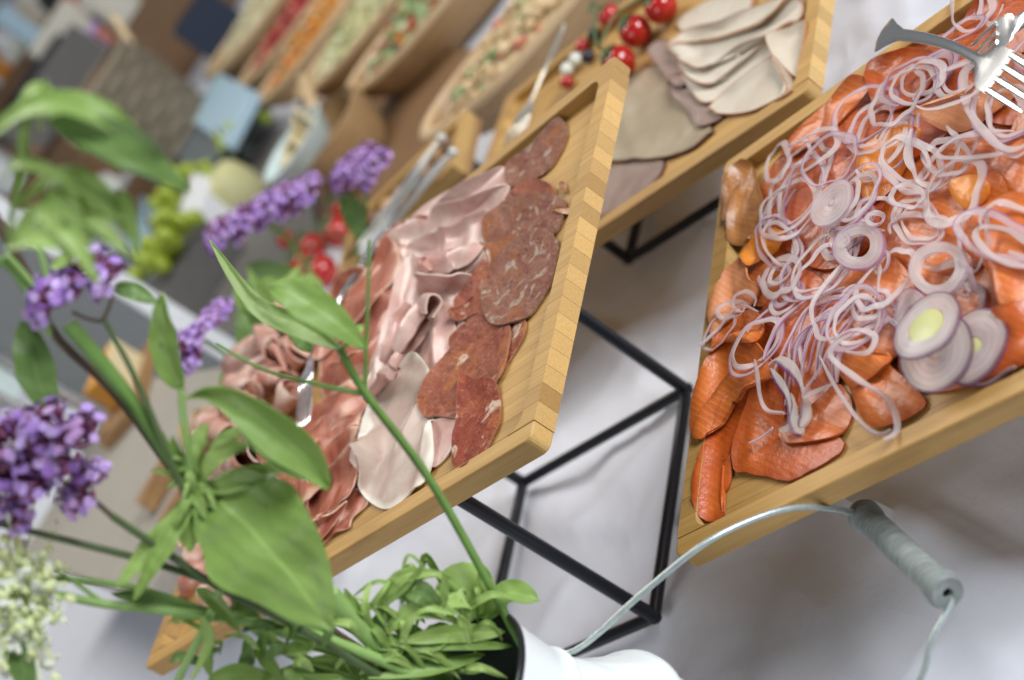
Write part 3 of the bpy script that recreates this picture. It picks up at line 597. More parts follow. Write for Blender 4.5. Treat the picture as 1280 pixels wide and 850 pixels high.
saus(zb((785, 45, .004), (700, 180, .006), (600, 310, .006), (572, 395, .003), (618, 440), (700, 400), (760, 370), (770, 240)), 'reddish sausage slice leaning on the arched cooked ham', 'sausage_mid')
saus(zb((720, 400, .004), (780, 365, .004), (820, 440), (740, 470), (650, 530), (588, 590), (578, 520)), 'small sausage slice wedged between two larger ones', 'sausage_mid')
saus([*zb((700, 465, .003), (780, 440, .004), (882, 448), (892, 520), (872, 640), (822, 755)), *zd((800, 310), (740, 358), (640, 348), (568, 348), (532, 300), (536, 230, .002), (590, 110, .005)), *zb((560, 600, .006), (630, 512, .005))], 'large smooth red brown sausage slice with a white fat patch', 'sausage_mid', rings=13)
saus([*za((880, 722, .004), (960, 650, .006), (1080, 622, .004), (1132, 680)), *zb((1147, 20), (1122, 200), (1082, 285), (1000, 400), (900, 445), (820, 458), (768, 425), (742, 330), (756, 240, .003), (798, 160, .004))], 'large round sausage slice lying over its neighbours', rings=13)
saus(zd((760, 108, .010), (830, 150, .006), (900, 138, .004), (952, 180), (967, 280), (962, 380), (900, 505), (820, 595), (725, 635), (722, 500, .004), (738, 380, .008), (742, 250, .012), (750, 150, .012)), 'dark red sausage slice folded in half next to the bare wood', 'sausage_red', ridges=[((576, 480), (573, 570), .004, .005)])
for q, pts in enumerate([za((1115, 520), (1150, 505, .003), (1205, 520), (1195, 545), (1150, 540)), za((1145, 385), (1165, 372, .003), (1190, 400), (1185, 432), (1160, 415))]):
    sheet(T1, 'casing_scrap', pts, 'salmon_skin', 'curled orange scrap of casing on the wood by the sausage', 'scrap', 'casing scraps on the ham tray', thick=.0006, amp=.0005, rings=5, n=22)

# ---- turkey tray
VG = 'turkey slices shingled on the turkey tray'
zt_ = lambda *p: zc((760, 0), 3.036, p)
RG = 'grey roast meat slices on the turkey tray'
sheet(T2, 'roast_slice', zt_((-70, 640), (0, 640), (205, 606), (196, 680), (105, 752), (0, 815), (-80, 830)), 'roast_pink', 'pinkish roast slice low on the tray half under a grey one', 'roast slice', RG, thick=.0018)
sheet(T2, 'roast_slice', zt_((90, 300), (210, 255), (300, 370), (400, 488), (385, 520), (320, 572), (205, 606), (20, 615), (-40, 600), (20, 420)), 'roast', 'broad glossy grey roast slice beside the tomatoes', 'roast slice', RG, thick=.002, amp=.002, ridges=[((778, 130), (800, 200), .004, .008)])
sheet(T2, 'roast_slice', zt_((240, 310, .01), (330, 330, .008), (420, 420), (440, 450), (350, 485), (300, 420), (250, 360, .008)), 'roast_pink', 'folded mauve roast slice at the edge of the turkey fan', 'roast slice', RG, thick=.0018)
sheet(T2, 'roast_slice', zt_((155, 190, .012), (235, 155, .014), (300, 230, .01), (310, 320), (260, 330), (200, 260, .006)), 'roast_pink', 'curled mauve roast slice next to the vine tomatoes', 'roast slice', RG, thick=.0018)
TV = [(((265, 90), (330, 38, .006), (430, -10, .008), (545, -20, .006), (540, 50), (420, 110), (310, 130)), 'topmost turkey slice of the fan beside the tomatoes'),
      (((235, 180), (300, 118, .006), (420, 88, .01), (540, 38, .01), (690, -5, .008), (705, 35), (620, 110), (500, 170), (380, 220), (280, 210)), 'second turkey slice of the fan'),
      (((238, 182, .006), (380, 165, .008), (500, 128, .01), (620, 78, .012), (700, 0, .01), (745, 10), (742, 70), (640, 150), (500, 210), (370, 270), (290, 235)), 'third turkey slice of the fan, reaching the end wall'),
      (((268, 238, .006), (370, 268, .008), (500, 180, .01), (640, 128, .012), (738, 76, .01), (700, 140), (620, 190), (500, 270), (380, 335), (298, 285)), 'fourth turkey slice of the fan with a browned edge'),
      (((288, 288, .006), (380, 332, .008), (520, 238, .01), (622, 165, .01), (680, 215), (560, 300), (430, 380), (365, 394), (318, 345)), 'fifth turkey slice of the fan, above the broad loose one'),
      (((398, 405), (480, 328, .004), (600, 238, .006), (650, 228, .006), (708, 312), (685, 355), (560, 425), (440, 440), (405, 425)), 'broad beige turkey slice lying last in the fan')]
for pts, lab in TV: sheet(T2, 'turkey_slice', zt_(*pts), 'turkey', lab, 'turkey slice', VG, thick=.0022, amp=.0010, fr=30)
sheet(T2, 'turkey_slice', zt_((608, 140, .008), (690, 108, .008), (756, 86, .004), (748, 200), (725, 295), (680, 265, .004), (630, 212, .008)), 'turkey', 'small folded white turkey slice against the end wall', 'turkey slice', VG, thick=.0022, amp=.001, lip=-.001)
sheet(T2, 'turkey_slice', zt_((630, 215), (700, 300), (715, 350), (640, 400), (690, 340)), 'turkey', 'torn turkey sliver in the tray corner', 'turkey slice', VG, thick=.0018, amp=.001, rings=6, n=24)
def tomato(mb, c, r): mb.lathe([(.001, -.97), (.35, -.95), (.7, -.75), (.93, -.35), (1, .05), (.93, .42), (.68, .76), (.35, .9), (.14, .86), (.001, .8)], (0, 0, 0), 24, False); mb.V = [(c[0] + x * r, c[1] + y * r, c[2] + z * r * .92) for x, y, z in mb.V]; return mb
def vine(T, spots, label, group, stem=True):
    cs = [np.array(T(x, y)) + np.array([0, 0, r]) for x, y, r in spots]; c0 = np.mean(cs, 0); t = empty('tomato_vine', (c0[0], c0[1], min(c[2] - s_[2] for c, s_ in zip(cs, spots))), label=label, cat='tomatoes', group=group); o0 = np.array(t.location)
    top = []
    for c, (x, y, r) in zip(cs, spots):
        to = tomato(MB(), c - o0, r).build('tomato', 'tomato', t); p = c - o0 + [0, 0, r * .86]; top.append(p)
        mb = MB()
        for q in range(5):
            a = q * 1.26 + x; d = np.array([math.cos(a), math.sin(a), 0]); mb.tube([p, p + d * r * .4 + [0, 0, r * .10], p + d * r * .75 + [0, 0, r * .02]], [r * .10, r * .12, r * .02], 5)
        mb.build('calyx', 'stem_dark', to).parent = to
    if stem:
        P = spline([top[0] + [0, 0, .004]] + [p + np.array([0, 0, .012]) for p in top[1:]] + [top[-1] + np.array([-.01, .01, .006])], 24); MB().tube(P, .0014, 6).build('vine_stem', 'stem_dark', t)
        for p in top: MB().tube([p - [0, 0, .003], p + [0, 0, .013]], .0013, 6).build('vine_stem', 'stem_dark', t)
    return t
vine(lambda x, y: T2.drop(x, y)[0], [(842, 22, .0165), (810, 52, .0165), (790, 92, .0175), (772, 28, .012)], 'cluster of ripe red vine tomatoes beside the turkey slices', 'vine tomatoes')
for q, (x, y, mt, nm, lab) in enumerate([(735, 62, 'tomato', 'cherry_tomato', 'small red cherry tomato near the tray corner'), (716, 92, 'budwhite', 'pickled_onion', 'small white pickled onion among the garnish'), (726, 80, 'budwhite', 'pickled_onion', 'small white pickled onion among the garnish'),
                                         (716, 108, 'tomato', 'cherry_tomato', 'tiny pinkish red tomato beside the pickled onions'), (750, 48, 'veg_dark', 'olive', 'dark olive beside the vine tomatoes'), (742, 76, 'veg_dark', 'olive', 'dark olive behind the ham tray corner')]):
    p, h = T2.drop(x, y); r = .008; tag(MB().ball(p + [0, 0, r], r, 14, (1, 1, .9)).build(nm, mt), lab, nm.split('_')[-1], 'garnish on the turkey tray')
sheet(T2, 'roast_slice', ((668, 178), (690, 140), (712, 118), (728, 126), (716, 160), (690, 190)), 'roast_pink', 'purplish roast slice beside the cream fork', 'roast slice', RG, thick=.0018)

# ---- salmon tray
T3.ls, T3.as_, T3.blur = .5, .5, 3
MG = 'smoked salmon slices'
z1 = lambda *p: zc((840, 380), 2.833, p)
z2 = lambda *p: zc((860, 0), 3.036, p)
z3 = lambda *p: zc((880, 180), 3.54, p)
z4 = lambda *p: zc((1040, 260), 2.833, p)
def sal(px, lab, mat='salmon', **k): return sheet(T3, 'salmon_slice', px, mat, lab, 'salmon slice', MG, thick=k.pop('thick', .0016), amp=k.pop('amp', .0026), fr=k.pop('fr', 30), jag=k.pop('jag', .008), **k)
for q, pts in enumerate([((935, 380), (930, 300), (960, 220), (1040, 150), (1110, 170), (1090, 290), (1030, 370)), ((990, 470), (1000, 370), (1080, 290), (1180, 270), (1190, 380), (1120, 450)), ((1080, 330), (1080, 220), (1150, 120), (1260, 80), (1290, 200), (1200, 300)),
                         ((1030, 220), (1060, 130), (1130, 70), (1220, 40), (1240, 110), (1150, 200)), ((1130, 480), (1150, 380), (1230, 300), (1320, 260), (1350, 400), (1230, 480)), ((1180, 120), (1200, 40), (1270, -40), (1400, -60), (1400, 100), (1280, 160)), ((1250, 300), (1260, 180), (1350, 60), (1450, 60), (1450, 250), (1340, 330)), ((940, 470), (950, 400), (1010, 340), (1060, 400), (1050, 480), (990, 520))]):
    sal(pts, 'salmon slice in the bottom layer under the onion rings', ['salmon', 'salmon_deep'][q % 2], amp=.004, dome=.006, rings=13)
sal(((980, 300), (1000, 230), (1060, 190), (1110, 230), (1090, 310), (1030, 340)), 'salmon slice in the middle of the heap under onion', 'salmon_deep', dome=.005)
sal(((1120, 330), (1130, 250), (1200, 200), (1260, 230), (1250, 310), (1180, 360)), 'salmon slice in the middle of the heap under onion', 'salmon', dome=.006)
sal(((1040, 440), (1050, 360), (1110, 320), (1150, 370), (1130, 440), (1080, 470)), 'salmon slice in the middle of the heap under onion', 'salmon', dome=.005)
sal(z1((80, 690), (96, 560), (160, 420, .004), (230, 325, .008), (292, 296, .008), (275, 400), (224, 520), (218, 620), (186, 690), (190, 745), (150, 775), (100, 745)), 'narrow deep orange salmon strip hanging into the tray corner', 'salmon_deep', amp=.0012, jag=.05, lip=-.001)
sal(z1((225, 590), (228, 480, .003), (290, 330, .008), (340, 276, .010), (385, 300, .008), (405, 400, .004), (425, 450), (500, 492), (592, 472), (614, 512), (560, 562), (480, 604), (420, 630), (330, 615), (270, 604)), 'wide deep orange salmon slice lying in front of the onion heap', 'salmon_deep', ridges=[((955, 500), (940, 575), .004, .006)], amp=.0014, jag=.03)
sal(z1((400, 440, .004), (420, 500), (600, 465), (645, 370), (600, 290, .008), (520, 350, .010)), 'salmon slice between the front slice and the onion strands', 'salmon')
sal(z1((75, 440), (105, 260, .008), (180, 165, .014), (280, 125, .014), (335, 180, .010), (378, 240, .006), (310, 280), (200, 330), (150, 410), (110, 480)), 'large orange salmon slice folded along the left wall', 'salmon', ridges=[((900, 450), (945, 435), .004, .010)], dome=.002)
sal(z1((88, 462), (150, 335, .006), (240, 242, .010), (365, 216, .010), (380, 264, .004), (298, 296), (208, 340), (148, 450), (108, 484)), 'bright folded salmon edge along the left wall', 'salmon', ridges=[((885, 525), (965, 462), .004, .008)])
sal(z1((148, 160, .004), (178, 66, .010), (290, 26, .012), (335, 90, .010), (305, 145), (200, 156), (160, 186)), 'small orange salmon fold above the left wall slice', 'salmon', dome=.004)
sal(z3((38, 720), (98, 575, .008), (180, 515, .010), (205, 600, .006), (255, 640), (225, 705), (100, 805), (48, 855)), 'ragged pale salmon edge against the left wall', 'salmon_pale', jag=.05)
sal(z3((178, 485, .004), (248, 395, .010), (332, 386, .010), (375, 420, .006), (335, 485), (260, 525), (198, 545)), 'glossy orange salmon bump in front of the brown piece', 'salmon_orange', dome=.006)
sal(z2((136, 770), (148, 665, .012), (210, 612, .014), (255, 648, .008), (246, 725, .004), (205, 805), (150, 850)), 'brown edged salmon skin standing in the tray corner', 'salmon_skin', amp=.004)
sal(((920, 240, .006), (945, 226, .008), (958, 270), (938, 306), (912, 300)), 'greyish translucent salmon scrap by the corner', 'salmon_skin', amp=.003)
sal(z2((365, 575), (470, 478, .008), (560, 395, .012), (640, 305, .014), (705, 328, .008), (625, 435), (520, 530), (400, 600)), 'orange salmon ridge along the far wall', 'salmon', ridges=[((1000, 180), (1080, 110), .008, .009)])
sal(((1085, 90), (1110, 70, .008), (1150, 62, .010), (1180, 80, .008), (1150, 130), (1100, 140)), 'red salmon piece under the fork handle', 'salmon_deep')
sal(z2((885, 450, .014), (1000, 395, .016), (1100, 345, .014), (1200, 285, .010), (1290, 225, .006), (1290, 340), (1100, 490), (1000, 510), (930, 480, .010)), 'long pale salmon ridge with a rough grain behind the orange piece', 'salmon_pale', ridges=[((1160, 150), (1270, 90), .010, .012)], dome=.006)
sal(z4((485, 150, .014), (560, 0, .014), (700, -20, .010), (720, 380), (680, 435), (640, 432), (600, 300, .008), (560, 220, .012)), 'thick orange salmon fold at the right of the heap', 'salmon', dome=.014, ridges=[((1230, 300), (1275, 400), .006, .012)])
sal(z4((55, 560, .006), (120, 530, .010), (200, 555, .010), (335, 680), (305, 735), (200, 788), (125, 762), (90, 680)), 'rounded orange salmon fold against the near wall', 'salmon', dome=.010, ridges=[((1070, 480), (1110, 530), .004, .008)])
sal(z1((550, 130, .006), (640, 80, .012), (705, 170, .012), (790, 200, .006), (700, 280), (640, 300), (595, 235)), 'glossy salmon fold behind the rounded front one', 'salmon', dome=.006)
sal(((1193, 231, .010), (1220, 222, .012), (1240, 234, .008), (1236, 257), (1214, 266), (1197, 252)), 'orange salmon edge showing through the onion curls', 'salmon_orange', dome=.004)
sal(z2((655, 625, .004), (686, 555, .012), (760, 505, .020), (850, 484, .022), (888, 508, .018), (866, 575, .012), (825, 665, .004), (760, 748), (690, 778), (660, 705)), 'bright orange salmon slice standing out of the heap', 'salmon_orange', dome=.008, amp=.0014)
sal(((1252, 22, .01), (1300, -12, .01), (1310, 60), (1256, 64)), 'red salmon piece above the fork tines', 'salmon_deep', dome=.006)
sal(((1180, 470), (1190, 420), (1230, 400, .006), (1290, 380), (1310, 440), (1240, 475)), 'dark salmon slice under the onion discs', 'salmon_deep', dome=.004)

# ---- onion on the salmon
OG = 'red onion rings on the salmon'
AS = [T3.smooth(2, 4)]
def strand(pts_xy, wid, thk, closed, mat, label, name='onion_ring', lift=0.0, tilt=0.0, splat=True, seed=0, sm=9):
    """a thin band of onion laid over the heap: centre line in plan, flat section, follows what is below"""
    n = len(pts_xy); P = np.zeros((n, 3)); P[:, :2] = pts_xy; base = T3.smp(P, AS[0]); q0 = P[:, :2] - P[:, :2].mean(0)
    if closed: B_ = np.c_[np.ones(n), q0]
    else: s0 = np.linspace(-1, 1, n); B_ = np.c_[np.ones(n), s0, s0 ** 2, s0 ** 3]
    fit_ = B_ @ np.linalg.lstsq(B_, base, rcond=None)[0]; b = .72 * fit_ + .28 * base
    kk = np.ones(sm) / sm; b = np.convolve(np.concatenate([b[-(sm // 2):], b, b[:sm // 2]]) if closed else np.pad(b, sm // 2, 'edge'), kk, 'valid')[:n]
    b = b + .35 * max(0, float((base - b).max()))
    P[:, 2] = T3.zf + b + .0006 + lift + np.array([.0008 * nz(p, 60, seed) + .0006 for p in P])
    if hasattr(tilt, '__len__'): tw = np.asarray(tilt)
    else: tw = tilt + np.array([.35 * nz(p, 40, seed + 5) for p in P])
    sec = [(-1, -1), (1, -1), (1, .6), (.25, 1), (-1, .7)]; m = len(sec); V = []; rim = []; cen = P.mean(0)
    for i in range(n):
        t = P[(i + 1) % n] - P[i - 1] if closed else P[min(i + 1, n - 1)] - P[max(i - 1, 0)]; t[2] *= .5; t /= np.linalg.norm(t) + 1e-12
        sd = np.cross(t, [0, 0, 1.0]); sd /= np.linalg.norm(sd) + 1e-9
        if sd[:2] @ (P[i] - cen)[:2] < 0 and closed: sd = -sd
        up = np.cross(sd, t); up = up if up[2] > 0 else -up; c_, s_ = math.cos(tw[i]), math.sin(tw[i]); e1 = c_ * sd + s_ * up; e2 = -s_ * sd + c_ * up
        f = 1.0 if closed else min(1, .35 + 5 * min(i, n - 1 - i) / n); q_ = .95 * wid * f * (1 + .75 * nz(P[i], 45, seed + 3))
        for a, c in sec: V.append(P[i] + e1 * a * q_ / 2 + e2 * c * thk / 2 + np.array([0, 0, abs(s_) * wid * .45])); rim.append((a + 1) / 2)
    Fc = []
    for i in range(n if closed else n - 1):
        for j in range(m): Fc.append((i * m + j, i * m + (j + 1) % m, ((i + 1) % n) * m + (j + 1) % m, ((i + 1) % n) * m + j))
    if not closed: Fc += [tuple(range(m)), tuple(range((n - 1) * m, n * m))]
    if splat: T3.splat(np.array(V).reshape(n, m, 3)[:, [2, 3, 4]])
    return tag(fix(mk(name, V, Fc, mat, rim=rim, smooth=False)), label, 'onion', OG)
def ell(x, y, rx, ry, ang, n=44, a0=0, a1=360, wob=.07, seed=0):
    """an ellipse seen in the picture, laid down on the heap"""
    c, h = T3.drop(x, y); out = []
    closed = a1 - a0 >= 360
    for q in range(n):
        t = R(a0 + (a1 - a0) * (q / n if closed else q / (n - 1))); k_ = 1 + wob * nz((math.cos(t), math.sin(t)), 1.7, seed); X, Y = rx * k_ * math.cos(t), ry * k_ * math.sin(t); ca, sa = math.cos(R(ang)), math.sin(R(ang))
        out.append(at(x + X * ca - Y * sa, y + X * sa + Y * ca, T3.zf + h)[:2])
    return np.array(out)
LR = 'thin ring of red onion tossed over the smoked salmon'
LS = 'thin curled strand of red onion tangled on the smoked salmon'
# loose strands and rings, first the lower tangle
def heapxy():
    while True:
        u, v = random.uniform(.03, .42), random.uniform(.03, .33)
        p = T3.xy(u, v); s_ = T3.smp(np.array([p]))[0]
        x = u; ok = (v > .11 + .25 * max(0, .14 - u) or u > .16) and not (v > .30 and u < .10) and u > .035 and not (u < .05 and v < .24)
        if ok: return p
mats = ['onion', 'onion', 'onion_mauve', 'onion', 'onion_mauve']
for q in range(20):
    c = heapxy(); r = random.uniform(.014, .025); e = random.uniform(.5, .95); a = random.uniform(0, 6.3); full = q % 4 == 0; a1 = 2 * math.pi if full else random.uniform(2.4, 5.2); sd_ = q * 1.7
    for b_ in range(1 + q % 3):
        n = 44; pts = []; rb = r * (1 - .16 * b_); c2 = c + np.array([random.uniform(-.003, .003), random.uniform(-.003, .003)])
        for j in range(n):
            t = a1 * j / (n if full else n - 1) + .15 * b_; k_ = 1 + .16 * nz((math.cos(t), math.sin(t)), 1.2, sd_) + (0 if full else .2 * t / 6); X, Y = rb * k_ * math.cos(t), rb * e * k_ * math.sin(t)
            pts.append(c2 + np.array([X * math.cos(a) - Y * math.sin(a), X * math.sin(a) + Y * math.cos(a)]))
        strand(np.array(pts), random.uniform(.0026, .0044), .0008, full, mats[(q + b_) % 5], LR if full else LS, 'onion_ring' if full else 'onion_strand', random.uniform(0, .0012), random.uniform(-.15, .3), True, sd_ + b_)
    if q % 7 == 6: AS[0] = T3.smooth(1, 3)
# the tangled sheaf in the middle: many long parallel arcs
for q in range(20):
    x0, y0 = 965 + q * 4.2 + random.uniform(-10, 10), 480 - q * 1.5 + random.uniform(-25, 25); sp = [(x0, y0), (x0 + 8 + q * .8, y0 - 45), (x0 + 35 + q, y0 - 85 + random.uniform(-8, 8)), (x0 + 75 + random.uniform(-10, 14), y0 - 105 + q * 2)]
    if q % 2: sp = [(x + random.uniform(-7, 7), y + random.uniform(-7, 7)) for x, y in sp]
    h = T3.drop(x0 + 20, y0 - 50)[1]; pts = np.array([at(x, y, T3.zf + h)[:2] for x, y in spline(sp, 34)])
    strand(pts, random.uniform(.002, .0032), .0012, False, ['onion_mauve', 'onion', 'onion_mauve'][q % 3], 'long onion strand in the sheaf combed down the middle of the heap', 'onion_strand', .0005 + .0004 * (q % 5), random.uniform(-.3, .6), True, q)
AS[0] = T3.smooth(1, 3)
# rings that can be told apart
BIG = [(1003, 238, 34, 62, 25, .0034, 0), (1010, 250, 24, 50, 15, .003, 1), (985, 262, 30, 44, 40, .0028, 0), (968, 300, 26, 34, -20, .0026, 1), (985, 352, 27, 27, 0, .0040, 0), (982, 348, 15, 14, 0, .0030, 0), (1030, 330, 34, 62, 40, .0030, 1), (1042, 345, 24, 46, 40, .0028, 0),
       (1052, 300, 20, 26, 30, .0036, 0), (1060, 285, 40, 22, -40, .003, 1), (1095, 385, 24, 16, -50, .0032, 0), (1110, 275, 24, 20, 0, .0036, 0), (1150, 280, 30, 26, 30, .003, 0), (1160, 300, 46, 30, 20, .0036, 0), (1195, 240, 44, 30, -60, .0045, 0), (1150, 215, 34, 30, 20, .0038, 0), (1165, 190, 24, 40, 15, .0038, 0), (1182, 195, 30, 24, 30, .003, 0),
       (1100, 165, 34, 40, 20, .0034, 0), (1092, 150, 44, 34, -30, .003, 1), (1130, 130, 30, 44, 30, .0036, 0), (1148, 112, 40, 30, -20, .0036, 1), (1158, 100, 30, 20, -20, .0036, 0), (1185, 110, 50, 24, -25, .0032, 0), (1200, 95, 34, 20, -30, .003, 0), (1262, 150, 32, 50, -30, .0046, 0), (1270, 165, 24, 36, -20, .0036, 0), (1255, 130, 46, 30, -40, .003, 1), (1240, 195, 46, 18, -20, .003, 0),
       (1218, 300, 18, 34, 20, .0034, 0), (1250, 300, 40, 24, 10, .0038, 1), (1270, 285, 30, 30, 0, .0036, 0), (982, 212, 18, 26, 20, .0036, 0), (1000, 195, 20, 16, -30, .003, 0), (1225, 18, 22, 30, 30, .0036, 0), (1205, 40, 30, 14, -40, .003, 1), (1240, 5, 16, 24, 10, .003, 0), (918, 390, 16, 10, -30, .0022, 0), (940, 385, 13, 14, 0, .0022, 0), (905, 420, 14, 26, 30, .002, 0),
       (1045, 205, 40, 26, -35, .003, 1), (1020, 190, 36, 20, -30, .003, 0), (1075, 250, 44, 24, -50, .0032, 1), (1062, 262, 32, 16, -50, .003, 0), (1120, 360, 46, 22, -60, .003, 0), (1070, 400, 26, 44, 30, .003, 1), (1060, 380, 34, 60, 25, .0026, 0), (1140, 250, 20, 14, 0, .003, 0)]
for q, (x, y, rx, ry, an, wd, mt) in enumerate(BIG):
    op = q % 5 in (1, 3); strand(ell(x, y, rx, ry, an, 56, a0=40 * q, a1=40 * q + (285 + 8 * (q % 4) if op else 360), wob=.16, seed=q * 2.3), wd * 1.2, .0008, not op, ['onion', 'onion_mauve'][mt], LR, 'onion_ring', .001 + .0006 * (q % 3), [.05, .25, -.15, .2][q % 4], True, q * 1.3)
    if q % 3 == 0 and rx > 22: strand(ell(x + 3, y + 2, rx * .74, ry * .76, an, 50, wob=.12, seed=q * 2.3), wd, .0008, True, 'onion', LR, 'onion_ring', .0015, .2, True, q * 1.7)
    if q % 10 == 9: AS[0] = T3.smooth(1, 3)
def disc(x, y, rx, ry, ang, rings, mat, label, lift, heart=None, hole=0.0, name='onion_slice', tiltv=0.0):
    """a whole slice: nested rings that keep together"""
    c, h = T3.drop(x, y); t = empty(name, tuple(c + [0, 0, lift]), label=label, cat='onion', group=OG); step = (1 - hole) / rings
    ax = np.array([at(x + rx * math.cos(R(ang)), y + rx * math.sin(R(ang)), c[2])[:2] - c[:2], at(x - ry * math.sin(R(ang)), y + ry * math.cos(R(ang)), c[2])[:2] - c[:2]])
    n = 44
    for q in range(rings):
        ro = 1 - q * step - .004; ri = 1 - (q + 1) * step + .004; V = []; rim = []
        for j in range(n):
            a = 2 * math.pi * j / n; k_ = 1 + .05 * nz((math.cos(a), math.sin(a)), 1.5, x + y); d = (ax[0] * math.cos(a) + ax[1] * math.sin(a)) * k_; zt = tiltv * (d @ (ax[1] / np.linalg.norm(ax[1]))) + .0006 * math.sin(a * 2 + x)
            for rr, z, rm in ((ri, 0, 0), (ro, 0, 1), (ro, .0022, 1), ((ro + ri) / 2, .00225, .55), (ri, .0022, .0)): V.append((d[0] * rr, d[1] * rr, z + zt)); rim.append(rm * (.88 + .12 * (q == 0)))
        Fc = [(j * 5 + i, ((j + 1) % n) * 5 + i, ((j + 1) % n) * 5 + (i + 1) % 5, j * 5 + (i + 1) % 5) for j in range(n) for i in range(5)]
        fix(mk('layer', V, Fc, mat if q == 0 else 'onion', t, rim=rim))
    if heart: MB().lathe([(.01, 0), (hole * .98, 0), (hole * .98, .0018), (hole * .6, .0028), (.01, .003)], (0, 0, 0), 28, False)
    if heart:
        mb = MB().lathe([(.02, 0), (hole - .02, 0), (hole - .02, .0018), (hole * .6, .0026), (.02, .0028)], (0, 0, 0), 28, True); mb.V = [(ax[0][0] * a + ax[1][0] * b, ax[0][1] * a + ax[1][1] * b, z + tiltv * ((ax[0] * a + ax[1] * b) @ (ax[1] / np.linalg.norm(ax[1])))) for a, b, z in mb.V]; fix(mb.build('heart', heart, t))
    a = np.linspace(0, 2 * math.pi, 40); T3.splat(np.array([[(*(c[:2] + (ax[0] * math.cos(s) + ax[1] * math.sin(s)) * r), c[2] + lift + .003) for s in a] for r in (.2, .5, .8, 1)]))
    return t
M['onion_heart'] = plain('onion_heart', (.50, .50, .22), .35, 0, 60, .2, sss=.3)
disc(1225, 440, 36, 52, 30, 4, 'onion_purple', 'whole onion slice propped against the near wall', .004, hole=.25, heart='onion_heart')
disc(1150, 410, 26, 48, -10, 3, 'onion_mauve', 'thin onion slice half covered beside the green hearted one', .003, hole=.5)
disc(1185, 452, 42, 52, 40, 5, 'onion_purple', 'thick onion slice with a purple rim, lower of the stacked pair', .008, hole=.2, heart='onion')
disc(1180, 425, 33, 50, 35, 3, 'onion_purple', 'onion slice with a pale green heart, upper of the stacked pair', .013, hole=.52, heart='onion_heart', tiltv=.12)
disc(1188, 348, 38, 34, -20, 2, 'onion', 'broad white onion ring slice with small curls inside', .009, hole=.62)
disc(1088, 319, 34, 30, -15, 3, 'onion_mauve', 'round onion slice of nested rings with an open middle', .009, hole=.48)
disc(1050, 262, 34, 20, -50, 4, 'onion', 'oval onion slice with a small core near the bright orange piece', .006, hole=.18, heart='onion')
for q, (x, y, rx, ry, an) in enumerate([(1095, 322, 9, 14, 30), (1190, 345, 14, 10, 20), (1200, 340, 9, 12, 0), (1052, 300, 8, 8, 0), (1105, 282, 10, 9, 0)]): strand(ell(x, y, rx, ry, an, 24, seed=q), .003, .0014, True, 'onion', 'small inner onion ring lying inside a larger one', lift=.003, tilt=.3, seed=q, sm=5)
for sp, wd, mt, lab in [([(1145, 372), (1146, 410), (1158, 445), (1195, 455), (1225, 438), (1240, 436)], .0032, 'onion_purple', 'purple edged onion strip looped round the green hearted slice'),
                        ([(1082, 438), (1060, 460), (1080, 480), (1110, 500), (1118, 535), (1112, 555)], .0030, 'onion', 'long white onion strip hanging over the rounded salmon fold'),
                        ([(1058, 470), (1066, 505), (1080, 530), (1100, 545), (1118, 540)], .0028, 'onion', 'onion strip curving along the rounded salmon fold'),
                        ([(955, 395), (935, 390), (912, 410), (900, 425), (893, 445)], .0020, 'onion', 'fine onion strip dangling toward the left wall'),
                        ([(1040, 480), (1010, 498), (1040, 470), (1062, 440), (1085, 425), (1106, 430), (1100, 452), (1078, 455)], .0034, 'onion', 'looping white onion strip in front of the heap'),
                        ([(972, 470), (958, 500), (962, 515), (985, 520)], .0028, 'onion', 'short onion hook beside the purple backed piece'),
                        ([(945, 560), (958, 552), (968, 545), (974, 540)], .0040, 'onion', 'little white onion shred on the front salmon slice')]:
    hq = float(np.mean([T3.drop(*q)[1] for q in sp])); strand(np.array([at(x, y, T3.zf + hq)[:2] for x, y in spline(sp, 44)]), wd, .0015, False, mt, lab, 'onion_strip', .003, .5, True, wd * 999, 7)
# the half ring standing up with its purple back
hp = T3.zf + T3.drop(985, 500)[1] + .004
for sp, wd, lab in [([(975, 468), (985, 458), (998, 470), (1004, 495), (1003, 515), (998, 532)], .0060, 'standing onion half ring with a bright white edge at the front of the heap'), ([(975, 470), (982, 490), (986, 512), (992, 530), (998, 540)], .0055, 'purple backed onion piece at the front of the heap'), ([(985, 490), (990, 510), (985, 530), (972, 535)], .0045, 'pale onion curl beside the purple backed piece')]:
    strand(np.array([at(x, y, hp)[:2] for x, y in spline(sp, 30)]), wd, .0022, False, 'onion_purple', lab, 'onion_piece', .003, .35, False, 3)

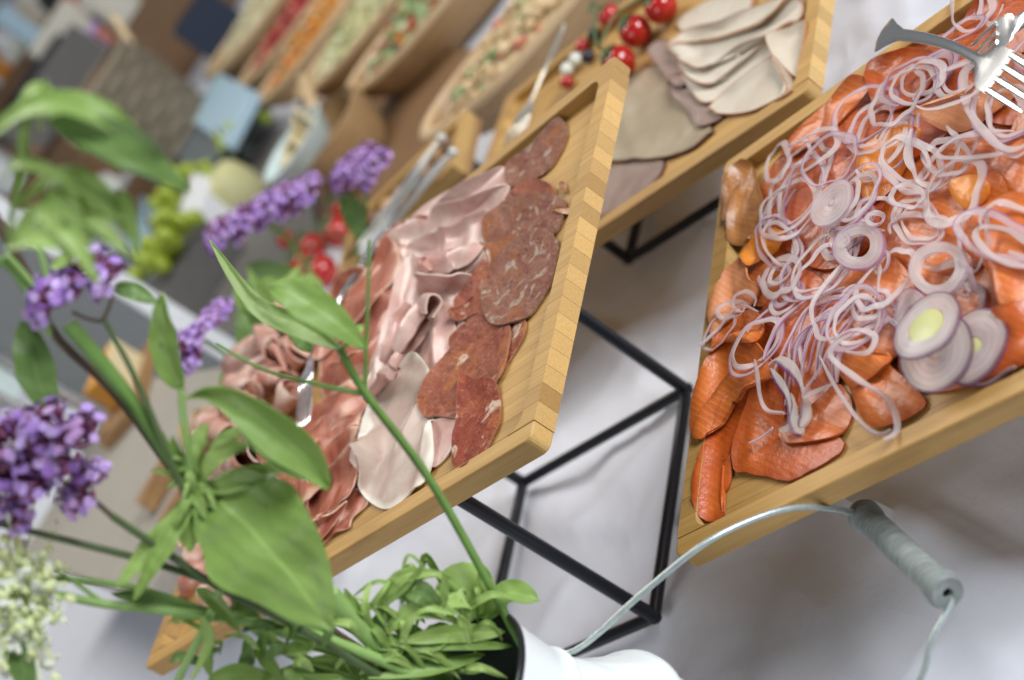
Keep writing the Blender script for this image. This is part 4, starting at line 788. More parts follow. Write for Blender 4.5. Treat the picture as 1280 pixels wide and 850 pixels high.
# ---- forks
def fork(name, spine, head, mat, label, group, tines=4, flare=True, hw=.024, nrm=(-.2, -.19, .96)):
    """a fork along a bent spine from the handle end to the tine tips; head is the head's share of the length"""
    S = spline(spine, 80); seg = np.r_[0, np.cumsum(np.linalg.norm(np.diff(S, axis=0), axis=1))]; Lt = seg[-1]; P0 = S[0]; t = empty(name, tuple(P0), label=label, cat='fork', group=group); nk = Lt - head
    def fr_(x):
        p = np.array([np.interp(x, seg, S[:, q]) for q in range(3)]); p2 = np.array([np.interp(min(Lt, x + .004), seg, S[:, q]) for q in range(3)]); p1 = np.array([np.interp(max(0, x - .004), seg, S[:, q]) for q in range(3)])
        ex = p2 - p1; ex /= np.linalg.norm(ex); ey = np.cross(np.array(nrm), ex); ey /= np.linalg.norm(ey); return p - P0, ey, np.cross(ex, ey)
    W_ = lambda x, y, z: (lambda f: f[0] + f[1] * y + f[2] * z)(fr_(x))
    st = [(0, .016), (.003, .026), (.010, .024), (.022, .0165), (.040, .009), (nk * .85, .006), (nk, .0062), (nk + head * .12, hw * .7), (nk + head * .22, hw * .97), (nk + head * .34, hw), (nk + head * .44, hw)]
    if not flare: st = [(0, .004), (.006, .011), (.03, .012), (nk * .5, .009), (nk * .85, .006), (nk, .0065), (nk + head * .12, hw * .7), (nk + head * .22, hw * .97), (nk + head * .34, hw), (nk + head * .44, hw)]
    sx_ = [a for a, b in st]; sw = [b for a, b in st]; V = []; m = 10; N_ = 46; X_ = np.linspace(0, nk + head * .44, N_)
    for x in X_:
        wd = float(np.interp(x, sx_, sw)); dish = .0022 * min(1, max(0, (x - nk) / (head * .2)))
        for q in range(m): a = 2 * math.pi * q / m; V.append(W_(x, wd / 2 * math.cos(a), .0011 * math.sin(a) + dish * (math.cos(a) ** 2 - .5)))
    Fc = [(i * m + j, i * m + (j + 1) % m, (i + 1) * m + (j + 1) % m, (i + 1) * m + j) for i in range(N_ - 1) for j in range(m)] + [tuple(range(m)), tuple(range((N_ - 1) * m, N_ * m))]
    fix(mk('handle', V, Fc, mat, t))
    for q in range(tines):
        y = (q / (tines - 1) - .5) * (hw - hw / tines * .62); tw_ = hw / tines * .30; xs_ = np.linspace(nk + head * .42, Lt, 9); V = []
        for x, k_ in zip(xs_, (1, 1, 1, 1, .97, .92, .85, .7, .3)):
            for cy, cz in ((-1, -.9), (1, -.9), (1, .5), (.4, 1), (-.4, 1), (-1, .5)): V.append(W_(x, y * (1 - .05 * (x - nk) / head) + cy * tw_ * k_, cz * .0011 + .0011 * (y / hw * 2) ** 2))
        Fc = [(i * 6 + j, i * 6 + (j + 1) % 6, (i + 1) * 6 + (j + 1) % 6, (i + 1) * 6 + j) for i in range(8) for j in range(6)] + [tuple(range(6)), tuple(range(48, 54))]
        fix(mk('tine', V, Fc, mat, t, smooth=False))
    return t
z3_ = O3[2]
fork('serving_fork', [at(1101, 44, z3_ + .012), at(1130, 44, z3_ + .022), at(1165, 50, z3_ + .030), at(1200, 62, z3_ + .036), at(1245, 88, z3_ + .038), at(1296, 120, z3_ + .034)], .066, 'steel', 'shiny small silver fork lying across the salmon with its flared handle on the rim', 'forks on the trays', hw=.027)
fork('serving_fork', [at(1320, -10, z3_ + .030), at(1285, 20, z3_ + .030), at(1262, 36, z3_ + .028), at(1240, 52, z3_ + .024), at(1215, 75, z3_ + .016)], .05, 'steel', 'second silver fork half covered by the one with the flared handle', 'forks on the trays', flare=False, hw=.022)
fork('serving_fork', [at(488, 282, O1[2] + .010), at(446, 338, O1[2] + .004), at(415, 390, O1[2] + .000), at(392, 430, O1[2] + .020), at(384, 475, O1[2] + .024), at(380, 532, O1[2] + .014)], .070, 'steel', 'silver fork buried in the cured ham with its tines showing', 'forks on the trays', flare=False, hw=.022, tines=5)
fork('serving_fork', [at(706, 30, O2[2] + .030), at(680, 90, O2[2] + .012), at(662, 130, O2[2] + .008), at(648, 160, O2[2] + .010), at(634, 198, O2[2] + .000)], .075, 'fork_cream', 'pale satin fork resting in the far corner of the turkey tray', 'forks on the trays', flare=False, hw=.032)
#@@REST

# ------------------------------------------------------------------ milk churn with the flowers
def churn(c, label, bail=True):
    t = empty('milk_churn', (c[0], c[1], 0), label=label, cat='vase', group='white milk churn vases'); s = np.array([c[0], c[1], 0])
    out = [(.002, .001), (.066, .001), (.071, .004), (.0725, .010), (.0725, .112), (.0745, .117), (.0765, .1215), (.0762, .1260), (.0735, .1290), (.0700, .1320), (.0630, .1440), (.0560, .1570), (.0520, .1690), (.0508, .1740), (.0525, .1762), (.0534, .1785), (.0522, .1806), (.0508, .1825), (.0512, .1900), (.0524, .2050), (.0538, .2170)]
    MB().lathe(out, (0, 0, 0), 56, False).build('body', 'enamel', t)
    MB().lathe([(.0538, .2168), (.0552, .2180), (.0556, .2197), (.0548, .2212), (.0534, .2212), (.0526, .2200), (.0526, .2170)], (0, 0, 0), 56, False).build('rim', 'rim_black', t)
    MB().lathe([(.0527, .2175), (.0505, .1900), (.0495, .1760), (.054, .155), (.068, .125), (.069, .06), (.001, .05)], (0, 0, 0), 40, False).build('lining', 'enamel_in', t)
    if bail:
        for sg in (1, -1): MB().lathe([(.001, -.002), (.0055, -.002), (.0055, .002), (.001, .003)], (0, 0, 0), 12).build('ear', 'galv', t).matrix_local = Matrix.Translation((0, sg * .0535, .178)) @ Matrix.Rotation(R(-90 * sg), 4, 'X')
        w2 = lambda x, y, D: atd(x, y, D) - s
        far = spline([(0, .0555, .178), (.030, .0640, .1700), w2(715, 815, .822), w2(800, 744, .805), w2(880, 680, .800), w2(950, 646, .808), w2(1000, 634, .818), w2(1046, 637, .834), w2(1082, 645, .850)], 44)
        near = spline([(0, -.0555, .178), (.040, -.088, .158), w2(1090, 950, .752), w2(1150, 850, .752), w2(1165, 800, .754), w2(1187, 758, .757), w2(1188, 744, .758)], 36)
        MB().tube(far, .00185, 8).build('bail_wire', 'galv', t); MB().tube(near, .00185, 8).build('bail_wire', 'galv', t)
        e0, e1 = at(1076, 640, .066) - s, at(1185, 742, .072) - s; d = e1 - e0; L_ = np.linalg.norm(d)
        prof = [(.0, .0030), (.0, .0078), (.004, .0098), (.012, .0094), (.018, .0080), (.03, .0084), (.05, .0086), (L_ - .03, .0084), (L_ - .018, .0080), (L_ - .012, .0094), (L_ - .003, .0100), (L_, .0086), (L_, .0030), (L_ - .004, .0026)]
        g = MB().lathe([(r, z) for z, r in prof], (0, 0, 0), 24, False).build('grip', 'grip', t)
        g.matrix_local = Matrix.Translation(e0) @ Vector(d).to_track_quat('Z', 'Y').to_matrix().to_4x4()
    return t
churn((-.1773, .6946), 'white milk churn vase with black rim and grey wooden bail grip')

def stem_mb(pts, r0, r1, n=26): S = spline([atd(*p) for p in pts], n); return MB().tube(S, list(np.linspace(r0, r1, n)), 8)
def leaf(parent, pts, width, mat='leaf', roll=0.0, cup=.25, peak=.45, wave=.10, world=False, name='leaf', nu=18, nv=9):
    """a blade on a curved midrib; it faces the light and the viewer's side, cupped and rippled"""
    S = spline(pts if world else [atd(*p) for p in pts], nu); G = np.zeros((nu, nv, 3)); rim = np.zeros((nu, nv)); sd_ = rng.random() * 40
    for i in range(nu):
        t = S[min(i + 1, nu - 1)] - S[max(i - 1, 0)]; t /= np.linalg.norm(t) + 1e-12; f = i / (nu - 1)
        nrm = np.array([.15, -.75, .65]); side = np.cross(t, nrm); side /= np.linalg.norm(side) + 1e-9; nrm = np.cross(side, t); nrm = nrm if nrm[2] > 0 else -nrm
        a = roll if not hasattr(roll, '__len__') else roll[0] + (roll[1] - roll[0]) * f; s2 = side * math.cos(a) + nrm * math.sin(a); n2 = -side * math.sin(a) + nrm * math.cos(a)
        e = f ** (math.log(.5) / math.log(peak)); wd = width * max(.02, math.sin(math.pi * min(.995, max(.005, e))) ** .85) * (1 + .10 * nz((f * 5, 0), 1, sd_ + 3))
        for j in range(nv):
            v = (j / (nv - 1) - .5) * 2; G[i, j] = S[i] + s2 * v * wd / 2 + n2 * (cup * wd * .5 * (abs(v) ** 1.5) + wave * width * nz((f * 6, v * 1.2), 1, sd_)); rim[i, j] = abs(v)
    V, Fc = shell(G, .0004); return fix(mk(name, V, Fc, mat, parent, rim=np.concatenate([rim.ravel(), rim.ravel()])))
def plant(name, pts, r0, r1, mat, label, cat='flower stem', group='stems standing in the churn vase', n=26):
    p = atd(*pts[0]); t = empty(name, tuple(p), label=label, cat=cat, group=group); o = stem_mb(pts, r0, r1, n); 
    o.V = [tuple(np.array(v) - p) for v in o.V]; o.build('stem', mat, t); t['_o'] = 0; del t['_o']; return t, p
def under(t, p, o):                         # re-seat a child that was built in scene coordinates
    o.location = tuple(np.array(o.location) - p); return o
def twig(t, p, pts, r0, r1, mat, name='branch', n=20):
    o = stem_mb(pts, r0, r1, n); o.V = [tuple(np.array(v) - p) for v in o.V]; return o.build(name, mat, t)
def lf(t, p, *a, **k): return under(t, p, leaf(t, *a, **k))
# one floret: five notched petals on a tube
fl = MB()
for q in range(5):
    a = q * 2 * math.pi / 5; d = np.array([math.cos(a), math.sin(a), 0]); s_ = np.array([-d[1], d[0], 0])
    fl.add([d * .0003, d * .0011 + s_ * .0009 + [0, 0, .0004], d * .0023 + s_ * .0010 + [0, 0, .0001], d * .0019 + [0, 0, .0003], d * .0023 - s_ * .0010 + [0, 0, .0001], d * .0011 - s_ * .0009 + [0, 0, .0004]], [(0, 1, 2, 3), (0, 3, 4, 5)])
fl.tube([(0, 0, -.006), (0, 0, 0)], [.0005, .0007], 5)
floret_me = None
def head(t, p, x, y, D, r, nf, seed, flat=.6, up=(0, 0, 1), fscale=1.0, name='flower_head'):
    """a domed cluster: dark calyces packed together, open florets on top"""
    global floret_me
    c = atd(x, y, D); rd = random.Random(seed); upv = Vector(up).normalized(); q0 = Vector((0, 0, 1)).rotation_difference(upv); mb = MB(); pts = []
    for k_ in range(int(nf * 2.4)):
        a = rd.uniform(0, 6.283); ph = math.acos(1 - rd.random() * 1.05); d = Vector((math.sin(ph) * math.cos(a), math.sin(ph) * math.sin(a), math.cos(ph))); R_ = r * rd.uniform(.80, 1.02)
        q = Vector((d.x * R_, d.y * R_, d.z * R_ * flat)); q = q0 @ q; d = q0 @ d; pts.append((q, d))
        base = q * .45; mb.tube([base, q * .8, q], [.0007, .0013, .0010], 5)
    hd = mb.build(name, 'calyx', t); hd.location = tuple(c - p)
    for k_, (q, d) in enumerate(pts[:nf]):
        if floret_me is None: o = fl.build('floret', 'petal', hd); floret_me = o.data
        else: o = bpy.data.objects.new('floret', floret_me); C.objects.link(o); o.parent = hd
        d2 = (d + Vector((rd.uniform(-.4, .4), rd.uniform(-.4, .4), rd.uniform(-.1, .5)))).normalized(); rot = Vector((0, 0, 1)).rotation_difference(d2)
        o.matrix_local = Matrix.Translation(q * 1.04 + d * .0012) @ rot.to_matrix().to_4x4() @ Matrix.Rotation(rd.uniform(0, 6), 4, 'Z') @ Matrix.Scale(fscale * rd.uniform(.85, 1.25), 4)
    return hd
# verbena with the big head at the left edge
t, p = plant('verbena_stem', ((560, 890, .80), (480, 848, .78), (380, 788, .755), (276, 736, .73), (210, 692, .715), (140, 645, .70)), .0026, .0018, 'stem_dark', 'purple verbena with a broad flower head on a dark straight stem')
twig(t, p, ((140, 645, .70), (110, 620, .695), (75, 600, .69)), .0015, .001, 'stem_brown')
for x, y, D, r, nf, sd_ in ((55, 590, .69, .021, 56, 1), (15, 560, .69, .019, 46, 2), (98, 560, .685, .019, 50, 3), (112, 612, .70, .016, 38, 4), (40, 632, .70, .017, 38, 5), (60, 540, .68, .015, 32, 6), (8, 610, .69, .015, 32, 16)): head(t, p, x, y, D, r, nf, sd_, .75, fscale=1.2)
lf(t, p, ((245, 735, .73), (272, 755, .728), (300, 790, .725)), .008, 'leaf'); lf(t, p, ((310, 752, .74), (350, 735, .735), (390, 728, .735)), .007, 'leaf_light')
t, p = plant('verbena_stem', ((278, 736, .728), (250, 662, .715), (210, 568, .70), (168, 470, .69), (128, 396, .68)), .0019, .0013, 'stem_dark', 'slender verbena stem whose purple head is split in two clusters')
twig(t, p, ((128, 400, .68), (136, 385, .678), (140, 370, .676)), .001, .0008, 'stem_brown'); twig(t, p, ((126, 402, .68), (108, 398, .68), (90, 390, .679)), .001, .0008, 'stem_brown')
for x, y, D, r, nf, sd_ in ((66, 375, .678, .0135, 46, 7), (108, 345, .675, .0135, 46, 8), (138, 352, .678, .011, 34, 9), (88, 362, .678, .011, 26, 19)): head(t, p, x, y, D, r, nf, sd_, .8, fscale=1.2)
t, p = plant('verbena_stem', ((300, 742, .735), (200, 706, .72), (110, 682, .705), (0, 655, .695), (-40, 645, .69)), .0020, .0016, 'stem_dark', 'dark stem running level under the broad verbena head')
# pale stems towards the white blossom
t, p = plant('blossom_stem', ((570, 880, .805), (520, 845, .785), (380, 790, .76), (230, 766, .735), (130, 755, .72), (60, 740, .71)), .0034, .0020, 'stem_light', 'pale green stem bearing the cream white blossom spray')
twig(t, p, ((130, 755, .72), (90, 725, .715), (50, 700, .71)), .0014, .0008, 'stem_light'); twig(t, p, ((60, 740, .71), (30, 770, .705), (15, 800, .70)), .0014, .0008, 'stem_light')
rd = random.Random(5); mb = MB(); mb2 = MB()
for k_ in range(330):
    a = rd.random(); x = rd.gauss(26, 26); y = rd.gauss(748, 40); D = .70 + rd.uniform(-.012, .012); q = atd(x, y, D) - p; s0 = atd(30, 745, .705) - p
    mb.tube([s0 + (q - s0) * .5, q], [.0005, .0004], 4); d = np.array([rd.uniform(-1, 1), rd.uniform(-1, 1), rd.uniform(0, 1)]) * .003
    if k_ % 5 < 3: mb.ball(q, .0013 + rd.random() * .0011, 6, (1, 1, 1.3))
    else: mb2.tube([q, q + d, q + d * 2.2 + [0, 0, -.001]], [.0012, .0020, .0007], 5)
mb.build('bud_spray', 'bud', t)['kind'] = 'stuff'; mb2.build('petal_spray', 'budwhite', t)['kind'] = 'stuff'
lf(t, p, ((12, 800, .70), (28, 830, .70), (40, 870, .70)), .014, 'leaf_dark'); lf(t, p, ((230, 760, .735), (180, 748, .73), (140, 742, .73)), .007, 'leaf_dark')
t, p = plant('leafy_stem', ((560, 865, .805), (420, 812, .775), (300, 778, .75), (170, 735, .73), (60, 722, .715)), .0024, .0016, 'stem_light', 'thin pale stem lying just above the blossom stem')
t, p = plant('leafy_stem', ((276, 736, .728), (258, 780, .735), (225, 845, .745), (215, 880, .75)), .0022, .0020, 'stem_light', 'short pale shoot crossing below the dark verbena stem')
lf(t, p, ((250, 770, .73), (262, 800, .73), (240, 850, .735)), .006, 'leaf_light')
# leafy shoot with the large leaf
rdw = random.Random(8)
t, p = plant('leafy_stem', ((555, 885, .805), (440, 850, .785), (330, 795, .765), (282, 720, .74), (248, 622, .715), (232, 545, .70), (226, 485, .695)), .0036, .0016, 'stem_light', 'green shoot with one very large leaf and a whorl of smaller ones')
lf(t, p, ((250, 608, .712), (290, 640, .705), (345, 695, .698), (415, 785, .70)), .056, 'leaf', roll=-.15, cup=.12, peak=.50, wave=.13, nu=30, nv=15)
lf(t, p, ((232, 498, .695), (262, 490, .69), (300, 505, .685), (345, 540, .685), (385, 575, .69), (412, 612, .695)), .020, 'leaf', roll=(-.9, .2), cup=.5, peak=.62)
lf(t, p, ((285, 508, .688), (325, 545, .69), (365, 580, .692), (400, 600, .694)), .022, 'leaf_dark', roll=.7, cup=.3, peak=.5)
lf(t, p, ((226, 487, .695), (212, 450, .69), (206, 405, .685), (203, 366, .68)), .016, 'leaf', roll=.2, cup=.35)
lf(t, p, ((246, 612, .713), (285, 605, .708), (330, 592, .705), (378, 578, .70)), .012, 'leaf', roll=.2); lf(t, p, ((246, 610, .713), (262, 580, .705), (290, 560, .70), (312, 558, .70)), .010, 'leaf_light')
lf(t, p, ((244, 620, .713), (222, 655, .71), (198, 695, .708), (168, 750, .708)), .016, 'leaf', roll=-.3); lf(t, p, ((243, 625, .713), (205, 665, .712), (175, 700, .712), (146, 735, .71)), .011, 'leaf_light', roll=.2)
lf(t, p, ((247, 612, .713), (240, 575, .705), (250, 545, .70), (262, 530, .70)), .009, 'leaf_light'); lf(t, p, ((246, 622, .714), (236, 650, .712), (238, 690, .715)), .014, 'leaf_light', roll=.5)
lf(t, p, ((248, 600, .712), (228, 580, .71), (215, 545, .705)), .008, 'leaf'); lf(t, p, ((262, 560, .705), (285, 545, .70), (310, 538, .70)), .006, 'leaf_light')
lf(t, p, ((250, 640, .716), (300, 660, .712), (330, 650, .71)), .012, 'leaf_dark', roll=.9)
for q in range(16):
    an = rdw.uniform(0, 6.28); ln = rdw.uniform(25, 60); x, y = 246 + rdw.uniform(-8, 8), 612 + rdw.uniform(-25, 20); lf(t, p, ((x, y, .712), (x + ln * .5 * math.cos(an), y + ln * .5 * math.sin(an) - 8, .706), (x + ln * math.cos(an), y + ln * math.sin(an), .706)), rdw.uniform(.002, .006), rdw.choice(['leaf', 'leaf_light']))
t, p = plant('leafy_stem', ((560, 880, .805), (440, 815, .78), (345, 755, .752), (290, 705, .735), (262, 650, .722), (200, 552, .705), (140, 470, .69), (86, 405, .68)), .0034, .0038, 'stem', 'thick pale green stalk slanting behind the split verbena head')
lf(t, p, ((28, 402, .69), (40, 445, .688), (52, 485, .688), (70, 525, .69)), .018, 'leaf_dark', roll=.3, cup=.15); lf(t, p, ((140, 360, .69), (168, 365, .69), (196, 378, .69)), .009, 'leaf_dark')
# the forked stem on the right
t, p = plant('leafy_stem', ((652, 806, .80), (545, 612, .765), (457, 492, .74), (424, 434, .73)), .0024, .0020, 'stem', 'smooth forked green stem crossing in front of the ham tray')
twig(t, p, ((456, 494, .74), (459, 400, .73), (462, 300, .72)), .0013, .0008, 'stem'); twig(t, p, ((457, 493, .74), (395, 480, .74), (330, 462, .745), (270, 430, .75)), .0014, .0008, 'stem')
lf(t, p, ((338, 358, .722), (372, 372, .72), (415, 400, .722), (460, 438, .726)), .019, 'leaf', roll=.15, cup=.2); lf(t, p, ((430, 436, .73), (445, 415, .728), (455, 408, .728)), .006, 'leaf_light')
lf(t, p, ((426, 436, .73), (380, 410, .76), (320, 380, .80), (262, 300, .90)), .012, 'leaf', roll=.2); lf(t, p, ((360, 402, .79), (378, 425, .78), (390, 440, .78)), .010, 'leaf_dark')
# low leaves round the mouth of the churn
t, p = plant('leafy_stem', ((560, 850, .81), (500, 830, .79), (455, 790, .775), (412, 742, .76)), .0046, .0052, 'stem_light', 'stout pale stalk among the low leaves at the churn mouth')
BL = [((640, 808, .80), (560, 806, .785), (470, 812, .775), .006, 'leaf'), ((632, 790, .80), (560, 792, .785), (500, 802, .775), .010, 'leaf_light'), ((606, 818, .80), (540, 836, .785), (460, 848, .775), .008, 'leaf'),
      ((480, 792, .78), (528, 756, .772), (572, 768, .775), .009, 'leaf_light'), ((572, 768, .775), (584, 785, .778), (588, 808, .78), .006, 'leaf_light'), ((470, 775, .78), (500, 722, .77), (552, 716, .768), .008, 'leaf_light'), ((505, 738, .775), (530, 742, .77), (548, 766, .775), .012, 'leaf_dark'),
      ((476, 760, .775), (505, 735, .77), (530, 705, .765), .004, 'leaf'), ((606, 772, .80), (580, 738, .79), (548, 758, .785), .030, 'leaf_light'), ((606, 775, .80), (636, 742, .795), (674, 752, .79), .016, 'leaf'), ((556, 716, .768), (556, 740, .77), (555, 758, .772), .005, 'leaf'),
      ((440, 745, .77), (450, 775, .775), (470, 800, .78), .008, 'leaf_light'), ((430, 735, .77), (445, 765, .775), (460, 790, .78), .005, 'leaf'), ((452, 790, .775), (440, 770, .77), (436, 758, .768), .014, 'leaf_light'), ((500, 820, .785), (460, 822, .78), (400, 800, .77), .012, 'leaf'),
      ((480, 850, .785), (440, 830, .78), (380, 826, .77), .012, 'leaf'), ((560, 826, .79), (520, 812, .785), (470, 790, .78), .012, 'leaf_light'), ((600, 840, .80), (550, 826, .79), (500, 822, .785), .010, 'leaf_dark'), ((420, 850, .78), (380, 842, .77), (330, 850, .765), .012, 'leaf_dark'), ((350, 845, .765), (330, 815, .76), (335, 790, .755), .010, 'leaf'), ((300, 850, .76), (310, 820, .755), (305, 800, .75), .008, 'leaf_dark'),
      ((540, 800, .785), (500, 780, .78), (478, 752, .775), .010, 'leaf'), ((520, 850, .79), (480, 815, .78), (455, 780, .775), .014, 'leaf'), ((560, 780, .79), (540, 800, .785), (500, 806, .78), .014, 'leaf'), ((400, 790, .765), (380, 810, .765), (340, 812, .76), .009, 'leaf_light'), ((450, 830, .78), (420, 812, .775), (370, 806, .765), .008, 'leaf_light'), ((480, 765, .775), (470, 790, .778), (475, 812, .78), .010, 'leaf_dark'), ((345, 845, .765), (375, 855, .77), (430, 845, .775), .012, 'leaf'), ((440, 860, .785), (470, 842, .785), (520, 848, .79), .012, 'leaf_light'), ((260, 850, .745), (300, 842, .75), (350, 850, .76), .010, 'leaf')]
rdl = random.Random(3)
for q in range(34):
    x, y = rdl.uniform(430, 600), rdl.uniform(745, 850); D = .775 + (x - 430) * .00012; an = math.atan2(rdl.uniform(-1, .35), rdl.uniform(-1, .6)); ln = rdl.uniform(45, 125); bx_, by_ = x + ln * math.cos(an), y + ln * .8 * math.sin(an)
    BL.append(((x, y, D), ((x + bx_) / 2 + rdl.uniform(-12, 12), (y + by_) / 2 - rdl.uniform(6, 34), D - .012), (bx_, max(by_, 722), D - .004), rdl.uniform(.0018, .0052), rdl.choice(['leaf', 'leaf_light', 'leaf_light', 'leaf_light'])))
for q in range(16):
    x, y = rdl.uniform(250, 430), rdl.uniform(765, 850); D = .752; an = rdl.uniform(0, 6.28); ln = rdl.uniform(20, 55)
    BL.append(((x, y, D), (x + ln * .5 * math.cos(an) + rdl.uniform(-8, 8), y + ln * .4 * math.sin(an) - 8, D - .006), (x + ln * math.cos(an), y + ln * .7 * math.sin(an), D), rdl.uniform(.002, .007), rdl.choice(['leaf', 'leaf_light', 'leaf_dark'])))
for a, b, c, wd, mt in BL: lf(t, p, (a, b, c), wd, mt, roll=random.uniform(-.4, .5), cup=.3)
# upper left: stems and blurred long leaves reaching toward the viewer
t, p = plant('leafy_stem', ((550, 870, .82), (400, 775, .80), (262, 648, .76), (150, 500, .71), (70, 420, .69), (34, 345, .675), (0, 282, .665), (-40, 220, .655)),   .0013, .0028, 'stem_brown', 'brownish woody stem beside the split verbena head')
twig(t, p, ((60, 350, .67), (46, 300, .665), (34, 262, .66)), .0016, .0012, 'stem_light'); twig(t, p, ((38, 372, .675), (18, 340, .67), (-10, 318, .665)), .0020, .0018, 'stem'); twig(t, p, ((62, 420, .68), (52, 372, .675), (8, 318, .665)), .0016, .0014, 'stem_light')
lf(t, p, ((64, 336, .67), (84, 325, .668), (115, 318, .668)), .006, 'leaf_light')
for pts, wd, mt, rl in [(((-30, 190, .57), (40, 135, .555), (130, 145, .55), (205, 215, .56)), .013, 'leaf', .3), (((60, 150, .56), (130, 170, .55), (180, 195, .55), (238, 240, .56)), .016, 'leaf_dark', -.3), (((20, 260, .58), (70, 225, .57), (120, 240, .565), (165, 300, .57)), .012, 'leaf_light', .4), (((10, 300, .59), (30, 230, .58), (38, 150, .57), (60, 100, .56)), .014, 'leaf', .6), (((85, 330, .60), (110, 285, .59), (150, 262, .585)), .012, 'leaf_light', .1), (((50, 300, .59), (90, 250, .58), (150, 262, .575)), .014, 'leaf_dark', -.5)]:
    lf(t, p, pts, wd, mt, roll=rl, cup=.25)
for q in range(12):
    x, y = rdw.uniform(-10, 110), rdw.uniform(150, 320); lf(t, p, ((x, y, .58), (x + rdw.uniform(10, 50), y - rdw.uniform(10, 40), .565), (x + rdw.uniform(60, 110), y + rdw.uniform(-10, 50), .565)), rdw.uniform(.005, .010), rdw.choice(['leaf', 'leaf_light', 'leaf_light']), roll=rdw.uniform(-.5, .5))
#@@BG

# ------------------------------------------------------------------ the rest of the buffet, out of focus
def boat(lx, ly, yaw, L_, W_, Hb, label, fill, flabel, fcat, mats, z0=0.0):
    """an elongated wooden bowl whose near tip is over the given spot; filled with salad"""
    e = at(lx, ly, z0 + Hb); c = e[:2] + L_ / 2 * np.array([math.cos(yaw), math.sin(yaw)]); t = empty('wooden_bowl', (c[0], c[1], z0), yaw, label=label, cat='bowl', group='boat shaped wooden salad bowls'); V = []; n = 40
    prof = [(.05, .004), (.45, .0), (.62, .006), (.82, .35), (.95, .75), (1.0, 1.0), (.965, 1.01), (.93, .98), (.86, .6), (.7, .28), (.05, .22)]
    for r, z in prof:
        for j in range(n):
            a = 2 * math.pi * j / n; ca, sa = math.cos(a), math.sin(a); V.append((L_ / 2 * r * math.copysign(abs(ca) ** .9, ca), W_ / 2 * r * math.copysign(abs(sa) ** 1.0, sa), Hb * z * (1 + .10 * ca * ca * (z > .7))))
    Fc = [(i * n + j, i * n + (j + 1) % n, (i + 1) * n + (j + 1) % n, (i + 1) * n + j) for i in range(len(prof) - 1) for j in range(n)] + [tuple(range(n))[::-1], tuple(range(len(prof) * n - n, len(prof) * n))]
    fix(mk('shell', V, Fc, 'bowlwood', t))
    V = []
    for r, z in ((1.004, .90), (1.02, 1.0), (1.0, 1.05), (.95, 1.05), (.93, 1.0), (.935, .92)):
        for j in range(n): a = 2 * math.pi * j / n; ca, sa = math.cos(a), math.sin(a); V.append((L_ / 2 * r * math.copysign(abs(ca) ** .9, ca), W_ / 2 * r * sa, Hb * z * (1 + .10 * ca * ca)))
    fix(mk('rim', V, [(i * n + j, i * n + (j + 1) % n, ((i + 1) % 6) * n + (j + 1) % n, ((i + 1) % 6) * n + j) for i in range(6) for j in range(n)], 'bowlrim', t))
    rd = random.Random(int(lx)); first = None; mbs = {m: MB() for m in mats}
    Vd = []; 
    for r in np.linspace(.02, .9, 8):
        for j in range(n): a = 2 * math.pi * j / n; Vd.append((L_ / 2 * r * math.cos(a), W_ / 2 * r * math.sin(a), Hb * (.70 + .55 * (1 - r * r))))
    Fd = [(i * n + j, i * n + (j + 1) % n, (i + 1) * n + (j + 1) % n, (i + 1) * n + j) for i in range(7) for j in range(n)] + [tuple(range(n))[::-1]]
    mbs[mats[0]].add(Vd, Fd)
    for q in range(260):
        r = math.sqrt(rd.random()) * .86; a = rd.uniform(0, 6.283); m = mats[min(len(mats) - 1, int(rd.random() ** 1.6 * len(mats)))]; p = (L_ / 2 * r * math.cos(a), W_ / 2 * r * math.sin(a), Hb * (.72 + .58 * (1 - r * r)) + rd.uniform(0, .004)); mbs[m].ball(p, rd.uniform(.004, .010), 6, (rd.uniform(.6, 1.4), rd.uniform(.6, 1.2), .7))
    f = empty(fill, (c[0], c[1], z0), yaw, label=flabel, cat=fcat, group='salads in the wooden bowls')
    for m in mats: mbs[m].build('salad_bits', m, f)['kind'] = 'stuff'
ya = R(-23)
boat(533, 172, ya, .50, .185, .075, 'long wooden bowl of pasta salad behind the turkey tray', 'pasta_salad', 'creamy pasta salad with pink bits in the wooden bowl', 'salad', ['pasta', 'bread_pale', 'pasta_red', 'veg_green'])
boat(437, 120, ya, .46, .19, .075, 'wooden bowl holding the mixed vegetable salad', 'vegetable_salad', 'mixed vegetable salad with cherry tomatoes and olives', 'salad', ['veg_green', 'couscous_pale', 'tomato', 'veg_orange', 'veg_dark'])
boat(376, 122, R(-20), .46, .20, .075, 'wooden bowl heaped with pale green couscous', 'couscous_salad', 'pale green couscous between the carrot and vegetable bowls', 'salad', ['couscous', 'couscous_pale', 'veg_green'])
boat(320, 135, R(-18), .46, .17, .07, 'narrow wooden bowl of grated carrot', 'carrot_salad', 'bright orange grated carrot in the narrow bowl', 'salad', ['carrot', 'veg_orange', 'pasta'])
boat(300, 112, R(-16), .46, .17, .07, 'narrow wooden bowl of beetroot', 'beetroot_salad', 'dark red beetroot beside the carrot', 'salad', ['beet', 'tomato', 'pasta_red'])
boat(262, 98, R(-16), .50, .26, .10, 'wooden bowl of cream coloured grain salad by the basket', 'grain_salad', 'cream coloured grain salad next to the wicker basket', 'salad', ['couscous_pale', 'bread_pale'])
